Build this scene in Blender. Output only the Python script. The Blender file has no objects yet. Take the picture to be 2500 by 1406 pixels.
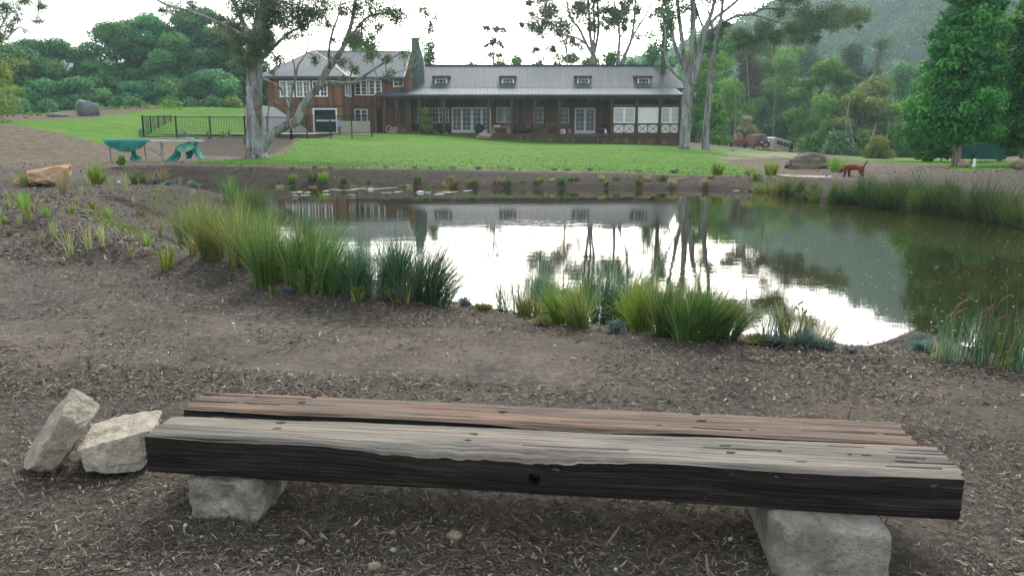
import bpy, bmesh, math, random
import numpy as np
from mathutils import Vector, noise as mnoise
R = math.radians
scene = bpy.context.scene
COL = scene.collection

# ------------------------------------------------------------------ camera
CAMZ = 1.75; PITCH = R(11.3); FPX = 1944.0
cam_d = bpy.data.cameras.new("camera"); cam = bpy.data.objects.new("camera", cam_d); COL.objects.link(cam)
cam.location = (0, 0, CAMZ); cam.rotation_euler = (R(90) - PITCH, 0, 0)
cam_d.sensor_width = 36; cam_d.lens = 28.0; cam_d.clip_start = 0.05; cam_d.clip_end = 6000
scene.camera = cam
# ------------------------------------------------------------------ world
SUN_EL, SUN_AZ = R(14), R(8)           # low, ahead of the camera and a little to the right
world = bpy.data.worlds.new("World"); scene.world = world; world.use_nodes = True
wn = world.node_tree; wn.nodes.clear(); WL_ = wn.links.new
wout = wn.nodes.new('ShaderNodeOutputWorld'); wbg = wn.nodes.new('ShaderNodeBackground')
wsky = wn.nodes.new('ShaderNodeTexSky'); wsky.sky_type = 'NISHITA'; wsky.sun_disc = False
wsky.sun_elevation = SUN_EL; wsky.sun_rotation = SUN_AZ; wsky.dust_density = 4.0; wsky.air_density = 1.2; wsky.ozone_density = 1.0
whs = wn.nodes.new('ShaderNodeHueSaturation'); whs.inputs['Saturation'].default_value = 0.35
wveil = wn.nodes.new('ShaderNodeMix'); wveil.data_type = 'RGBA'; wveil.inputs[0].default_value = .32; wveil.inputs[7].default_value = (9.5, 10.0, 10.6, 1)   # thin bright evening cloud
WL_(wsky.outputs[0], whs.inputs['Color']); WL_(whs.outputs[0], wveil.inputs[6]); WL_(wveil.outputs[2], wbg.inputs['Color'])
wtc = wn.nodes.new('ShaderNodeTexCoord'); wdot = wn.nodes.new('ShaderNodeVectorMath'); wdot.operation = 'DOT_PRODUCT'; wdot.inputs[1].default_value = (.10, .93, .35)
wmr = wn.nodes.new('ShaderNodeMapRange'); wmr.inputs[1].default_value = .80; wmr.inputs[2].default_value = 1.0; wmr.inputs[3].default_value = 0; wmr.inputs[4].default_value = 1; wmr.interpolation_type = 'SMOOTHSTEP'
wgl = wn.nodes.new('ShaderNodeMix'); wgl.data_type = 'RGBA'; wgl.blend_type = 'ADD'; wgl.inputs[7].default_value = (13, 12.8, 12.4, 1)     # evening cloud is brightest low ahead, where the sun went down
WL_(wtc.outputs['Generated'], wdot.inputs[0]); WL_(wdot.outputs['Value'], wmr.inputs[0]); WL_(wmr.outputs[0], wgl.inputs[0]); WL_(wveil.outputs[2], wgl.inputs[6]); WL_(wgl.outputs[2], wbg.inputs['Color'])
wbg.inputs['Strength'].default_value = 0.15
WL_(wbg.outputs[0], wout.inputs['Surface'])
sun_d = bpy.data.lights.new("sun", 'SUN'); sun_d.energy = 2.3; sun_d.angle = R(18); sun_d.color = (1, .95, .88)
sun = bpy.data.objects.new("sun", sun_d); COL.objects.link(sun)
sd = Vector((math.sin(SUN_AZ) * math.cos(R(46)), math.cos(SUN_AZ) * math.cos(R(46)), math.sin(R(46))))
sun.rotation_euler = sd.to_track_quat('Z', 'Y').to_euler()
scene.view_settings.view_transform = 'Standard'; scene.view_settings.look = 'None'
scene.view_settings.exposure = 0.56; scene.view_settings.gamma = 1.0
scene.render.engine = 'CYCLES'

# ------------------------------------------------------------------ projection
cp, sp = math.cos(PITCH), math.sin(PITCH)
def ray(px, py):
    u = (px - 1250) / FPX; v = (703 - py) / FPX
    return np.array([u, cp + v * sp, -sp + v * cp])
def at(px, py, Y):
    d = ray(px, py); t = Y / d[1]
    return np.array([d[0] * t, Y, CAMZ + d[2] * t])
def atz(px, py, z):
    d = ray(px, py); t = (z - CAMZ) / d[2]
    return np.array([d[0] * t, d[1] * t, z])
def proj(X, Y, Z):
    zc = Y * cp - (Z - CAMZ) * sp; yc = Y * sp + (Z - CAMZ) * cp
    zc = np.maximum(zc, 1e-3)
    return 1250 + FPX * X / zc, 703 - FPX * yc / zc
def mpp(Y): return Y / FPX          # metres per photo pixel at depth Y

# ------------------------------------------------------------------ numpy noise
def _h(ix, iy, s=0):
    n = (ix.astype(np.int64) * 374761393 + iy.astype(np.int64) * 668265263 + s * 1442695041) & 0xffffffff
    n = ((n ^ (n >> 13)) * 1274126177) & 0xffffffff
    return ((n ^ (n >> 16)) & 0xffff) / 65535.0
def vn(x, y, s=0):
    x = np.asarray(x, float); y = np.asarray(y, float)
    ix = np.floor(x); iy = np.floor(y); fx = x - ix; fy = y - iy
    fx = fx * fx * (3 - 2 * fx); fy = fy * fy * (3 - 2 * fy)
    a = _h(ix, iy, s); b = _h(ix + 1, iy, s); c = _h(ix, iy + 1, s); d = _h(ix + 1, iy + 1, s)
    return (a * (1 - fx) + b * fx) * (1 - fy) + (c * (1 - fx) + d * fx) * fy
def fbm(x, y, o=4, s=0):
    r = 0; a = .5
    for k in range(o):
        r = r + a * (vn(x * 2 ** k, y * 2 ** k, s + k) * 2 - 1); a *= .5
    return r
def ss(a, b, x):
    t = np.clip((x - a) / (b - a), 0, 1); return t * t * (3 - 2 * t)

# ------------------------------------------------------------------ object helpers
WLOC = {}
def tag(o, label=None, cat=None, group=None, kind=None):
    if label: o['label'] = label
    if cat: o['category'] = cat
    if group: o['group'] = group
    if kind: o['kind'] = kind
    return o
def empty(name, loc, label=None, cat=None, group=None):
    o = bpy.data.objects.new(name, None); COL.objects.link(o); o.location = tuple(loc)
    o.empty_display_size = .1; WLOC[o.name] = np.array(loc, float)
    return tag(o, label, cat, group)
def meshobj(name, V, F, mat, parent=None, rnd=None, smooth=False, mi=None, origin=None):
    V = np.asarray(V, float).reshape(-1, 3)
    off = np.zeros(3)
    if parent is not None: off = WLOC[parent.name]
    o_loc = np.zeros(3)
    if origin is not None: o_loc = np.asarray(origin, float) - off
    V = V - off - o_loc
    me = bpy.data.meshes.new(name)
    if isinstance(F, np.ndarray):
        k = F.shape[1]; m = F.shape[0]
        me.vertices.add(len(V)); me.vertices.foreach_set('co', V.ravel())
        me.loops.add(m * k); me.loops.foreach_set('vertex_index', F.ravel().astype(np.int32))
        me.polygons.add(m); me.polygons.foreach_set('loop_start', np.arange(0, m * k, k, dtype=np.int32))
        me.update(calc_edges=True)
    else:
        me.from_pydata(V.tolist(), [], [list(map(int, f)) for f in F]); me.update()
    ms = mat if isinstance(mat, (list, tuple)) else [mat]
    for m_ in ms: me.materials.append(m_)
    if mi is not None: me.polygons.foreach_set('material_index', np.asarray(mi, dtype=np.int32))
    if rnd is not None:
        a = me.attributes.new('rnd', 'FLOAT', 'FACE'); a.data.foreach_set('value', np.asarray(rnd, dtype=np.float32))
    if smooth: me.polygons.foreach_set('use_smooth', np.ones(len(me.polygons), dtype=bool))
    o = bpy.data.objects.new(name, me); COL.objects.link(o)
    o.location = tuple(o_loc); WLOC[o.name] = off + o_loc
    if parent is not None: o.parent = parent
    return o
class MB:
    def __init__(s): s.V = []; s.F = []; s.M = []; s.n = 0
    def add(s, V, F, m=0):
        s.V.append(np.asarray(V, float).reshape(-1, 3)); s.F += [[i + s.n for i in f] for f in F]; s.M += [m] * len(F); s.n += len(s.V[-1]); return s
    def box(s, x0, x1, y0, y1, z0, z1, m=0):
        V = [(x0,y0,z0),(x1,y0,z0),(x1,y1,z0),(x0,y1,z0),(x0,y0,z1),(x1,y0,z1),(x1,y1,z1),(x0,y1,z1)]
        return s.add(V, [(0,3,2,1),(4,5,6,7),(0,1,5,4),(1,2,6,5),(2,3,7,6),(3,0,4,7)], m)
    def hexa(s, P, m=0):     # 8 points bottom 4 then top 4
        return s.add(P, [(0,3,2,1),(4,5,6,7),(0,1,5,4),(1,2,6,5),(2,3,7,6),(3,0,4,7)], m)
    def bar(s, a, b, w, h=None, m=0):
        a = Vector(a); b = Vector(b); d = (b - a).normalized(); h = h or w
        up = Vector((0, 0, 1)) if abs(d.z) < .95 else Vector((1, 0, 0))
        sx = d.cross(up).normalized() * (w / 2); sy = sx.cross(d).normalized() * (h / 2)
        P = [a - sx - sy, a + sx - sy, a + sx + sy, a - sx + sy, b - sx - sy, b + sx - sy, b + sx + sy, b - sx + sy]
        return s.hexa([tuple(p) for p in P], m)
    def tube(s, pts, rad, seg=8, m=0):
        V, F = tube_arr(pts, rad, seg); return s.add(V, F.tolist(), m)
    def prism(s, poly, y0, y1, m=0):     # poly in xz
        n = len(poly)
        V = [(x, y0, z) for x, z in poly] + [(x, y1, z) for x, z in poly]
        F = [list(range(n)), list(range(2 * n - 1, n - 1, -1))] + [[i, i + n, (i + 1) % n + n, (i + 1) % n] for i in range(n)]
        return s.add(V, F, m)
    def build(s, name, mat, parent=None, smooth=False, origin=None):
        return meshobj(name, np.concatenate(s.V), s.F, mat, parent, smooth=smooth, mi=s.M if isinstance(mat, (list, tuple)) else None, origin=origin)
def tube_arr(pts, rad, seg=8, wob=0, seed=0):
    pts = np.asarray(pts, float); n = len(pts); rad = np.broadcast_to(np.asarray(rad, float), (n,))
    T = np.gradient(pts, axis=0); T /= np.linalg.norm(T, axis=1)[:, None] + 1e-9
    ref = np.array([0.3, 0.9, 0.1]); ref = ref / np.linalg.norm(ref)
    if abs(T @ ref).max() > .95: ref = np.array([.9, .1, .3]); ref /= np.linalg.norm(ref)
    A = np.cross(T, ref); A /= np.linalg.norm(A, axis=1)[:, None] + 1e-9; B = np.cross(T, A)
    th = np.linspace(0, 2 * np.pi, seg, endpoint=False)
    rr = rad[:, None] * np.ones(seg)
    if wob:
        i = np.arange(n)[:, None] * .7; rr = rr * (1 + wob * (vn(np.cos(th)[None, :] * 1.5 + seed * 7.1 + i * 0, np.sin(th)[None, :] * 1.5 + i * .22, seed) * 2 - 1))
    V = pts[:, None, :] + rr[:, :, None] * (np.cos(th)[None, :, None] * A[:, None, :] + np.sin(th)[None, :, None] * B[:, None, :])
    V = V.reshape(-1, 3)
    i = np.arange(n - 1)[:, None] * seg; j = np.arange(seg)[None, :]; k = (j + 1) % seg
    F = np.stack([i + j, i + k, i + seg + k, i + seg + j], -1).reshape(-1, 4)
    return V, F
def spline(pts, n=6):      # catmull-rom over rows (any dimension)
    P = np.asarray(pts, float); P = np.vstack([2 * P[0] - P[1], P, 2 * P[-1] - P[-2]]); out = []
    for i in range(1, len(P) - 2):
        for t in np.linspace(0, 1, n, endpoint=False):
            out.append(.5 * ((2 * P[i]) + (-P[i-1] + P[i+1]) * t + (2*P[i-1] - 5*P[i] + 4*P[i+1] - P[i+2]) * t*t + (-P[i-1] + 3*P[i] - 3*P[i+1] + P[i+2]) * t**3))
    out.append(P[-2]); return np.array(out)
def copy_tree(o, parent=None):
    c = o.copy(); COL.objects.link(c)
    WLOC[c.name] = WLOC.get(o.name, np.zeros(3)).copy()
    if parent is not None: c.parent = parent
    for ch in list(o.children): copy_tree(ch, c)
    return c

# ------------------------------------------------------------------ materials
MATS = {}
class NT:
    def __init__(s, name):
        s.m = bpy.data.materials.new(name); s.m.use_nodes = True; s.t = s.m.node_tree; s.t.nodes.clear()
        s.out = s.n('ShaderNodeOutputMaterial'); s.tc = s.n('ShaderNodeTexCoord')
    def n(s, typ, **kw):
        nd = s.t.nodes.new(typ)
        for k, v in kw.items():
            if k in ('_',): continue
            setattr(nd, k, v)
        return nd
    def l(s, a, b): s.t.links.new(a, b)
    def mapping(s, scale=(1,1,1), coord='Object'):
        mp = s.n('ShaderNodeMapping'); mp.inputs['Scale'].default_value = scale; s.l(s.tc.outputs[coord], mp.inputs[0]); return mp.outputs[0]
    def noise(s, vec, scale, detail=4, rough=.55, dist=0):
        nd = s.n('ShaderNodeTexNoise'); s.l(vec, nd.inputs['Vector']); nd.inputs['Scale'].default_value = scale
        nd.inputs['Detail'].default_value = detail; nd.inputs['Roughness'].default_value = rough; nd.inputs['Distortion'].default_value = dist; return nd.outputs['Fac']
    def ramp(s, fac, stops):
        r = s.n('ShaderNodeValToRGB'); s.l(fac, r.inputs[0]); e = r.color_ramp.elements
        while len(e) < len(stops): e.new(.5)
        for i, (p, c) in enumerate(stops):
            e[i].position = p; e[i].color = (*c, 1) if len(c) == 3 else c
        return r.outputs[0]
    def mix(s, fac, a, b, mode='MIX'):
        m = s.n('ShaderNodeMix', data_type='RGBA', blend_type=mode)
        for sock, v in ((m.inputs[0], fac), (m.inputs[6], a), (m.inputs[7], b)):
            if hasattr(v, 'is_linked') or hasattr(v, 'links'): s.l(v, sock)
            else: sock.default_value = v if not isinstance(v, tuple) else ((*v, 1) if len(v) == 3 else v)
        return m.outputs[2]
    def math(s, op, a, b=None):
        m = s.n('ShaderNodeMath', operation=op)
        for sock, v in zip(m.inputs, (a, b)):
            if v is None: continue
            if hasattr(v, 'links'): s.l(v, sock)
            else: sock.default_value = v
        return m.outputs[0]
    def bump(s, h, strength=.5, dist=.01, prev=None):
        b = s.n('ShaderNodeBump'); s.l(h, b.inputs['Height']); b.inputs['Strength'].default_value = strength; b.inputs['Distance'].default_value = dist
        if prev is not None: s.l(prev, b.inputs['Normal'])
        return b.outputs[0]
    def pbsdf(s, col, rough=.8, spec=.3, bump=None, metal=0, ior=None, alpha=None):
        p = s.n('ShaderNodeBsdfPrincipled')
        if hasattr(col, 'links'): s.l(col, p.inputs['Base Color'])
        else: p.inputs['Base Color'].default_value = (*col, 1)
        if hasattr(rough, 'links'): s.l(rough, p.inputs['Roughness'])
        else: p.inputs['Roughness'].default_value = rough
        p.inputs['Specular IOR Level'].default_value = spec; p.inputs['Metallic'].default_value = metal
        if ior: p.inputs['IOR'].default_value = ior
        if bump is not None: s.l(bump, p.inputs['Normal'])
        s.l(p.outputs[0], s.out.inputs['Surface']); return p
def paint(name, col, rough=.6, spec=.3, var=.25, scale=3.0, bump=.15, metal=0, bs=20):
    if name in MATS: return MATS[name]
    s = NT(name); v = s.mapping()
    n1 = s.noise(v, scale, 5); c = s.ramp(n1, [(.3, tuple(x * (1 - var) for x in col)), (.7, tuple(min(1, x * (1 + var)) for x in col))])
    b = s.bump(s.noise(v, bs, 4), bump, .01)
    s.pbsdf(c, rough, spec, b, metal); MATS[name] = s.m; return s.m
def leafmat(name, cols, trans=.35, rough=.6, var_scale=None):
    if name in MATS: return MATS[name]
    s = NT(name); a = s.n('ShaderNodeAttribute', attribute_name='rnd'); oi = s.n('ShaderNodeObjectInfo')
    n = len(cols); c = s.ramp(a.outputs['Fac'], [(i / max(1, n - 1), cc) for i, cc in enumerate(cols)])
    hs = s.n('ShaderNodeHueSaturation'); s.l(c, hs.inputs['Color'])
    v = s.math('MULTIPLY_ADD', oi.outputs['Random'], .5); s.t.nodes[-1].inputs[2].default_value = .78
    s.l(v, hs.inputs['Value'])
    h = s.math('MULTIPLY_ADD', oi.outputs['Random'], .045); s.t.nodes[-1].inputs[2].default_value = .475
    s.l(h, hs.inputs['Hue'])
    d = s.n('ShaderNodeBsdfPrincipled'); s.l(hs.outputs[0], d.inputs['Base Color']); d.inputs['Roughness'].default_value = rough; d.inputs['Specular IOR Level'].default_value = .25
    t = s.n('ShaderNodeBsdfTranslucent'); s.l(hs.outputs[0], t.inputs[0])
    m = s.n('ShaderNodeMixShader'); m.inputs[0].default_value = trans; s.l(d.outputs[0], m.inputs[1]); s.l(t.outputs[0], m.inputs[2]); s.l(m.outputs[0], s.out.inputs[0])
    MATS[name] = s.m; return s.m

def m_ground():
    s = NT('soil and mulch'); v = s.mapping(coord='Object')
    big = s.noise(v, .35, 3); mid = s.noise(v, 3.2, 6, .6); fine = s.noise(v, 26, 8, .75); 
    c1 = s.ramp(fine, [(.30, (.035, .028, .023)), (.5, (.100, .086, .075)), (.62, (.165, .144, .126)), (.78, (.29, .26, .225))])
    c2 = s.ramp(fine, [(.30, (.09, .075, .062)), (.5, (.16, .135, .112)), (.75, (.24, .20, .165))])
    a = s.n('ShaderNodeAttribute', attribute_name='dry')
    c = s.mix(a.outputs['Fac'], c1, c2)
    a2 = s.n('ShaderNodeAttribute', attribute_name='clay')
    c3 = s.ramp(mid, [(.3, (.092, .070, .050)), (.6, (.152, .120, .089)), (.8, (.22, .182, .142))])
    c = s.mix(a2.outputs['Fac'], c, c3)
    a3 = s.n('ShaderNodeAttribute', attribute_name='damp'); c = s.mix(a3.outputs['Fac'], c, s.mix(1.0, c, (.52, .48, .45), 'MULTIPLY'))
    k = s.ramp(mid, [(.25, (.62,) * 3), (.7, (1.15, 1.14, 1.12))]); c = s.mix(1.0, c, k, 'MULTIPLY')
    b = s.bump(mid, .5, .06); b = s.bump(fine, .9, .02, b)
    s.pbsdf(c, .95, .15, b); return s.m
def m_lawn():
    s = NT('lawn grass'); v = s.mapping(coord='Object')
    big = s.noise(v, .12, 3); mid = s.noise(v, .9, 4, .6); st = s.mapping((1, .35, 1)); fine = s.noise(st, 9, 6, .75)
    c = s.ramp(fine, [(.28, (.030, .098, .002)), (.5, (.066, .182, .004)), (.72, (.14, .27, .008))])
    y = s.ramp(mid, [(.30, (.62, .78, .7)), (.5, (1, 1, 1)), (.70, (1.45, 1.15, 1.1))]); c = s.mix(1.0, c, y, 'MULTIPLY')
    y2 = s.ramp(big, [(.35, (.82, .9, .9)), (.65, (1.12, 1.05, 1))]); c = s.mix(1.0, c, y2, 'MULTIPLY')
    a = s.n('ShaderNodeAttribute', attribute_name='bare'); pm = s.math('MULTIPLY', a.outputs['Fac'], s.ramp(mid, [(.38, (.2,)*3), (.6, (1.3,)*3)]))
    c = s.mix(pm, c, (.27, .225, .16)); dn = s.noise(s.mapping((1, 1.6, 1)), .55, 6, .7); c = s.mix(s.ramp(dn, [(.55, (0,)*3), (.68, (.45,)*3)]), c, (.16, .17, .05)); tn = s.noise(s.mapping((1, 2.4, 1)), 2.6, 4, .7); c = s.mix(1.0, c, s.ramp(tn, [(.35, (.78,.84,.8)), (.6, (1.08,)*3)]), 'MULTIPLY')
    b = s.bump(fine, .8, .06); s.pbsdf(c, .9, .15, b); return s.m
def m_water():
    s = NT('pond water'); v = s.mapping((1, 2.6, 1)); n1 = s.noise(v, 1.3, 3, .5); v2 = s.mapping((1, 3.2, 1)); n2 = s.noise(v2, 7, 3, .5)
    # calm near the far bank, a light breeze over the middle
    n3 = s.noise(s.mapping((.5, 1.2, 1)), .25, 2); st = s.ramp(n3, [(.35, (.35,)*3), (.65, (1,)*3)])
    h = s.math('ADD', n1, s.math('MULTIPLY', n2, .22)); h = s.math('MULTIPLY', h, st)
    b = s.bump(h, .05, .03)
    mud = s.ramp(s.noise(s.mapping(), .5, 3), [(.3, (.022, .021, .009)), (.7, (.036, .034, .013))])
    p = s.pbsdf(mud, .01, .5, b, ior=1.62); return s.m
def m_bark(name='gum bark', cols=((.13,.10,.08),(.25,.245,.25),(.40,.42,.46)), sc=1.0):
    if name in MATS: return MATS[name]
    s = NT(name); v = s.mapping((3.2*sc, 3.2*sc, .55*sc)); n = s.noise(v, 1.3, 6, .6, .6); n2 = s.noise(s.mapping((9*sc, 9*sc, 1.2*sc)), 1.5, 5)
    c = s.ramp(n, [(.36, cols[0]), (.47, cols[1]), (.62, cols[2])]); k = s.ramp(n2, [(.3, (.7,.66,.62)), (.6, (1.05,)*3)]); c = s.mix(.8, c, k, 'MULTIPLY')
    b = s.bump(n, .6, .05); b = s.bump(n2, .5, .02, b); s.pbsdf(c, .85, .2, b); MATS[name] = s.m; return s.m
def m_boards(name, cols, pitch=.15, rough=.75):
    if name in MATS: return MATS[name]
    s = NT(name); x = s.n('ShaderNodeSeparateXYZ'); s.l(s.tc.outputs['Object'], x.inputs[0])
    xy = s.math('ADD', x.outputs[0], x.outputs[1])
    f = s.math('DIVIDE', xy, pitch); fl = s.math('FLOOR', f); fr = s.math('FRACT', f)
    w = s.n('ShaderNodeTexWhiteNoise', noise_dimensions='1D'); s.l(fl, w.inputs['W'])
    g = s.noise(s.mapping((14, 14, .8)), 1.5, 5); mixf = s.math('ADD', s.math('MULTIPLY', w.outputs['Value'], .55), s.math('MULTIPLY', g, .45))
    c = s.ramp(mixf, [(.15, cols[0]), (.5, cols[1]), (.85, cols[2])])
    gap = s.math('LESS_THAN', fr, .09); c = s.mix(gap, c, tuple(k * .25 for k in cols[0]))
    hgt = s.math('SUBTRACT', 1.0, gap); b = s.bump(hgt, .6, .012); s.pbsdf(c, rough, .25, b); MATS[name] = s.m; return s.m
def m_roof():
    s = NT('grey metal roofing'); g = s.noise(s.mapping((3.5, .25, .25)), 1.2, 4); st = s.noise(s.mapping((9, .4, .4)), 1, 3)
    c = s.ramp(g, [(.3, (.070, .086, .108)), (.7, (.105, .120, .145))]); k = s.ramp(st, [(.35, (.88,.86,.84)), (.6, (1.03,)*3)]); c = s.mix(1, c, k, 'MULTIPLY')
    s.pbsdf(c, .62, .25, None, 0); return s.m
def m_brick(name='plinth brick'):
    s = NT(name); b = s.n('ShaderNodeTexBrick'); sep = s.n('ShaderNodeSeparateXYZ'); cmb = s.n('ShaderNodeCombineXYZ')
    s.l(s.tc.outputs['Object'], sep.inputs[0]); s.l(sep.outputs[0], cmb.inputs[0]); s.l(sep.outputs[2], cmb.inputs[1]); s.l(cmb.outputs[0], b.inputs['Vector'])
    b.inputs['Color1'].default_value = (.15,.075,.05,1); b.inputs['Color2'].default_value = (.10,.055,.04,1); b.inputs['Mortar'].default_value = (.22,.18,.15,1)
    b.inputs['Scale'].default_value = 1; b.inputs['Brick Width'].default_value = .24; b.inputs['Row Height'].default_value = .086; b.inputs['Mortar Size'].default_value = .01
    s.pbsdf(b.outputs[0], .9, .15); return s.m
def m_wood_top(name, warm):
    s = NT(name); v = s.mapping((2.0, 110, 40)); g = s.noise(v, 1.0, 8, .72, .25); v2 = s.mapping((.9, 9, 5)); g2 = s.noise(v2, 1.2, 4, .6, .5)
    v3 = s.mapping((2.2, 60, 20)); g3 = s.noise(v3, 1.0, 3, .5, .2)
    if warm: c = s.ramp(g, [(.30, (.02,.015,.012)), (.42, (.11,.085,.07)), (.55, (.205,.15,.12)), (.75, (.34,.22,.15))])
    else: c = s.ramp(g, [(.30, (.022,.02,.018)), (.41, (.13,.116,.102)), (.55, (.235,.213,.188)), (.75, (.42,.385,.33))])
    k = s.ramp(g2, [(.32, (.55,.57,.57)), (.52, (1.0,)*3), (.68, (1.32,.98,.80) if warm else (1.14,1.0,.90))]); c = s.mix(1, c, k, 'MULTIPLY')
    cr = s.ramp(g3, [(.26, (.15,)*3), (.34, (1,)*3)]); c = s.mix(.85, c, cr, 'MULTIPLY')
    b = s.bump(g, .8, .006); b = s.bump(cr, .7, .004, b); s.pbsdf(c, .85, .2, b); return s.m
def m_wood_dark():
    s = NT('tar timber and crack shade'); v = s.mapping((2.2, 20, 24)); g = s.noise(v, 1, 7, .7, .8); n = s.noise(s.mapping((5, 5, 9)), 1.6, 6, .65, .8); n2 = s.noise(s.mapping(), 2, 3)
    c = s.ramp(g, [(.30, (.005,.0045,.0045)), (.5, (.018,.0155,.0145)), (.72, (.052,.043,.038))])
    k = s.ramp(n, [(.60, (0, 0, 0)), (.76, (.6,.6,.6))]); c = s.mix(s.math('MULTIPLY', k, s.ramp(n2, [(.42,(0,)*3),(.6,(.9,)*3)])), c, (.11, .10, .092))
    q = s.noise(s.mapping((9, 9, 14)), 3.5, 3, .6); c = s.mix(s.ramp(q, [(.67, (0,)*3), (.73, (.8,)*3)]), c, (.16, .15, .135))
    b = s.bump(g, .45, .003); b = s.bump(n, .4, .004, b); s.pbsdf(c, .75, .2, b); return s.m
def m_stone(name, cols, sc=1.0, bs=1.0, dirt=None):
    if name in MATS: return MATS[name]
    s = NT(name); v = s.mapping(); a = s.noise(v, 5*sc, 8, .65, .3); f = s.noise(v, 60*sc, 5, .7); l = s.noise(v, 2.2*sc, 3)
    c = s.ramp(a, [(.28, cols[0]), (.5, cols[1]), (.72, cols[2])]); k = s.ramp(f, [(.3, (.72,)*3), (.65, (1.1,)*3)]); c = s.mix(1, c, k, 'MULTIPLY')
    if dirt: c = s.mix(s.ramp(l, [(.5, (0,)*3), (.66, (.75,)*3)]), c, dirt)
    vo = s.n('ShaderNodeTexVoronoi'); s.l(v, vo.inputs['Vector']); vo.inputs['Scale'].default_value = 26 * sc
    b = s.bump(a, .8, .035*bs); b = s.bump(vo.outputs['Distance'], .35, .01*bs, b); b = s.bump(f, .7, .006*bs, b); s.pbsdf(c, .9, .2, b); MATS[name] = s.m; return s.m
def m_glass(name='window glass', col=(.02,.025,.028), rough=.06):
    if name in MATS: return MATS[name]
    s = NT(name); b = s.bump(s.noise(s.mapping(), .8, 2), .05, .05)
    c = s.ramp(s.noise(s.mapping(), 1.1, 3), [(.35, tuple(k*.5 for k in col)), (.7, tuple(k*2 for k in col))]); s.pbsdf(c, rough, .5, b); MATS[name] = s.m; return s.m
M_GROUND = m_ground(); M_LAWN = m_lawn(); M_WATER = m_water(); M_BARK = m_bark(); M_ROOF = m_roof(); M_BRICK = m_brick()
M_WHITE = paint('white window paint', (.82,.84,.86), .5, .4, .08); M_GLASS = m_glass()
M_WALL = m_boards('brown stained boards', ((.10,.046,.028),(.19,.092,.055),(.29,.15,.09)))
M_POST = paint('weathered brown post', (.10,.062,.045), .8, .2, .25, 4)
M_CHIP = leafmat('mulch chip', [(.03,.024,.02),(.07,.055,.045),(.12,.096,.078),(.19,.155,.125),(.36,.31,.25)], 0.0, .9)
M_FENCE = paint('dark green fence metal', (.018,.03,.028), .5, .4, .15)
# ------------------------------------------------------------------ terrain
def W(px, py): return atz(px, py, 0)[:2]
SHORE_PX = [(480,555),(432,592),(505,648),(640,698),(760,712),(940,730),(1100,752),(1240,774),(1350,795),(1520,815),(1640,832),(1830,838),(1960,850),(2090,864),(2165,858),(2215,842),(2290,866),(2500,900),(2760,935)]
SHORE = [tuple(W(*p)) for p in SHORE_PX] + [(9.0, 6.5), (13.5, 9.0), (14.0, 13.0)]
SHORE += [tuple(W(*p)) for p in [(2680,600),(2500,556),(2340,530),(2200,512),(2090,500),(2000,492),(1960,484),(1870,470),(1700,463),(1400,461),(1000,457),(700,455),(600,453),(470,452),(380,453),(420,462),(540,480),(590,497),(540,520)]]
SHORE = spline(np.array(SHORE + [SHORE[0]]), 4)[:-1]
SA = SHORE; SB = np.roll(SHORE, -1, 0)
def shore_sd(X, Y):        # signed distance, + outside
    X = np.asarray(X, float).ravel(); Y = np.asarray(Y, float).ravel(); best = np.full(X.shape, 1e9); ins = np.zeros(X.shape, bool)
    for a, b in zip(SA, SB):
        d = b - a; L = d @ d + 1e-12; t = np.clip(((X - a[0]) * d[0] + (Y - a[1]) * d[1]) / L, 0, 1)
        best = np.minimum(best, (X - a[0] - t * d[0]) ** 2 + (Y - a[1] - t * d[1]) ** 2)
        c = ((a[1] > Y) != (b[1] > Y)); xi = a[0] + (Y - a[1]) * d[0] / (d[1] if abs(d[1]) > 1e-9 else 1e-9); ins ^= c & (X < xi)
    s = np.sqrt(best); return np.where(ins, -s, s)
ANCH = [(-1.5,2,.53),(0,2,.53),(2,2,.47),(0,4,.52),(-4,5,.54),(3,4,.49),(6,5,.42),(0,0,.53),(-3,0,.53),(3,0,.5),(0,-6,.53),(-9,-6,.53),(9,-6,.5),(9,2,.45),(-9,2,.54),
        (-3.5,8.5,.58),(-5.5,10,.66),(-7,9,.64),(-6.5,13,.62),(-10,14,.55),(-9.5,18,.40),(-5.2,6.8,.53),(-8,6.6,.54),(-13,8,.55),(-13,14,.52),(-14,19,.34),(3,7,.3),(15,6,.5),(18,14,.6)]
for px, py, Y in [(100,405,26.5),(300,402,27),(500,405,27),(640,407,27),(1000,413,26.2),(1400,419,25.9),(1650,425,25.7),(1830,431,25.2),(2000,434,23.5),(2120,428,23),(2300,425,22),(2450,425,21),(2600,440,19),
                  (2300,405,30),(2335,403,31),(2485,405,31.5),(2100,392,38),(1950,412,29.5),(2250,396,40),(2450,396,42),
                  (1830,363,98),(1750,360,70),(1900,374,98),(1960,380,90),(2100,388,60),(2300,392,60),(2050,392,48),(1870,388,45),(1800,395,38),(1780,378,55),
                  (1300,398,31),(1300,370,42),(1300,356,55),(1300,348,64),(1600,372,42),(1600,360,55),(1650,356,64),(1500,400,31),(900,398,31),(900,368,41),(900,345,54),(1000,328,65),(930,327,62),(1100,329,65),(1160,336,65),(1050,350,50),(1200,352,52),
                  (625,387,34),(500,393,33),(352,338,48),(520,340,47),(712,343,45),(560,370,38),(760,390,34),(760,360,42),(800,333,56),(300,396,32),(50,400,30),(0,303,48),(-200,303,48),(100,315,45),(200,338,42.5),(260,352,41),(0,345,38),(150,370,36),(-200,360,34),
                  (0,291,60),(300,281,68),(590,267,80),(450,290,60),(450,318,52),(-300,285,66),(0,285,90),(700,325,66),(850,325,66)]:
    p = at(px, py, Y); ANCH.append((p[0], p[1], p[2]))
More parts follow.
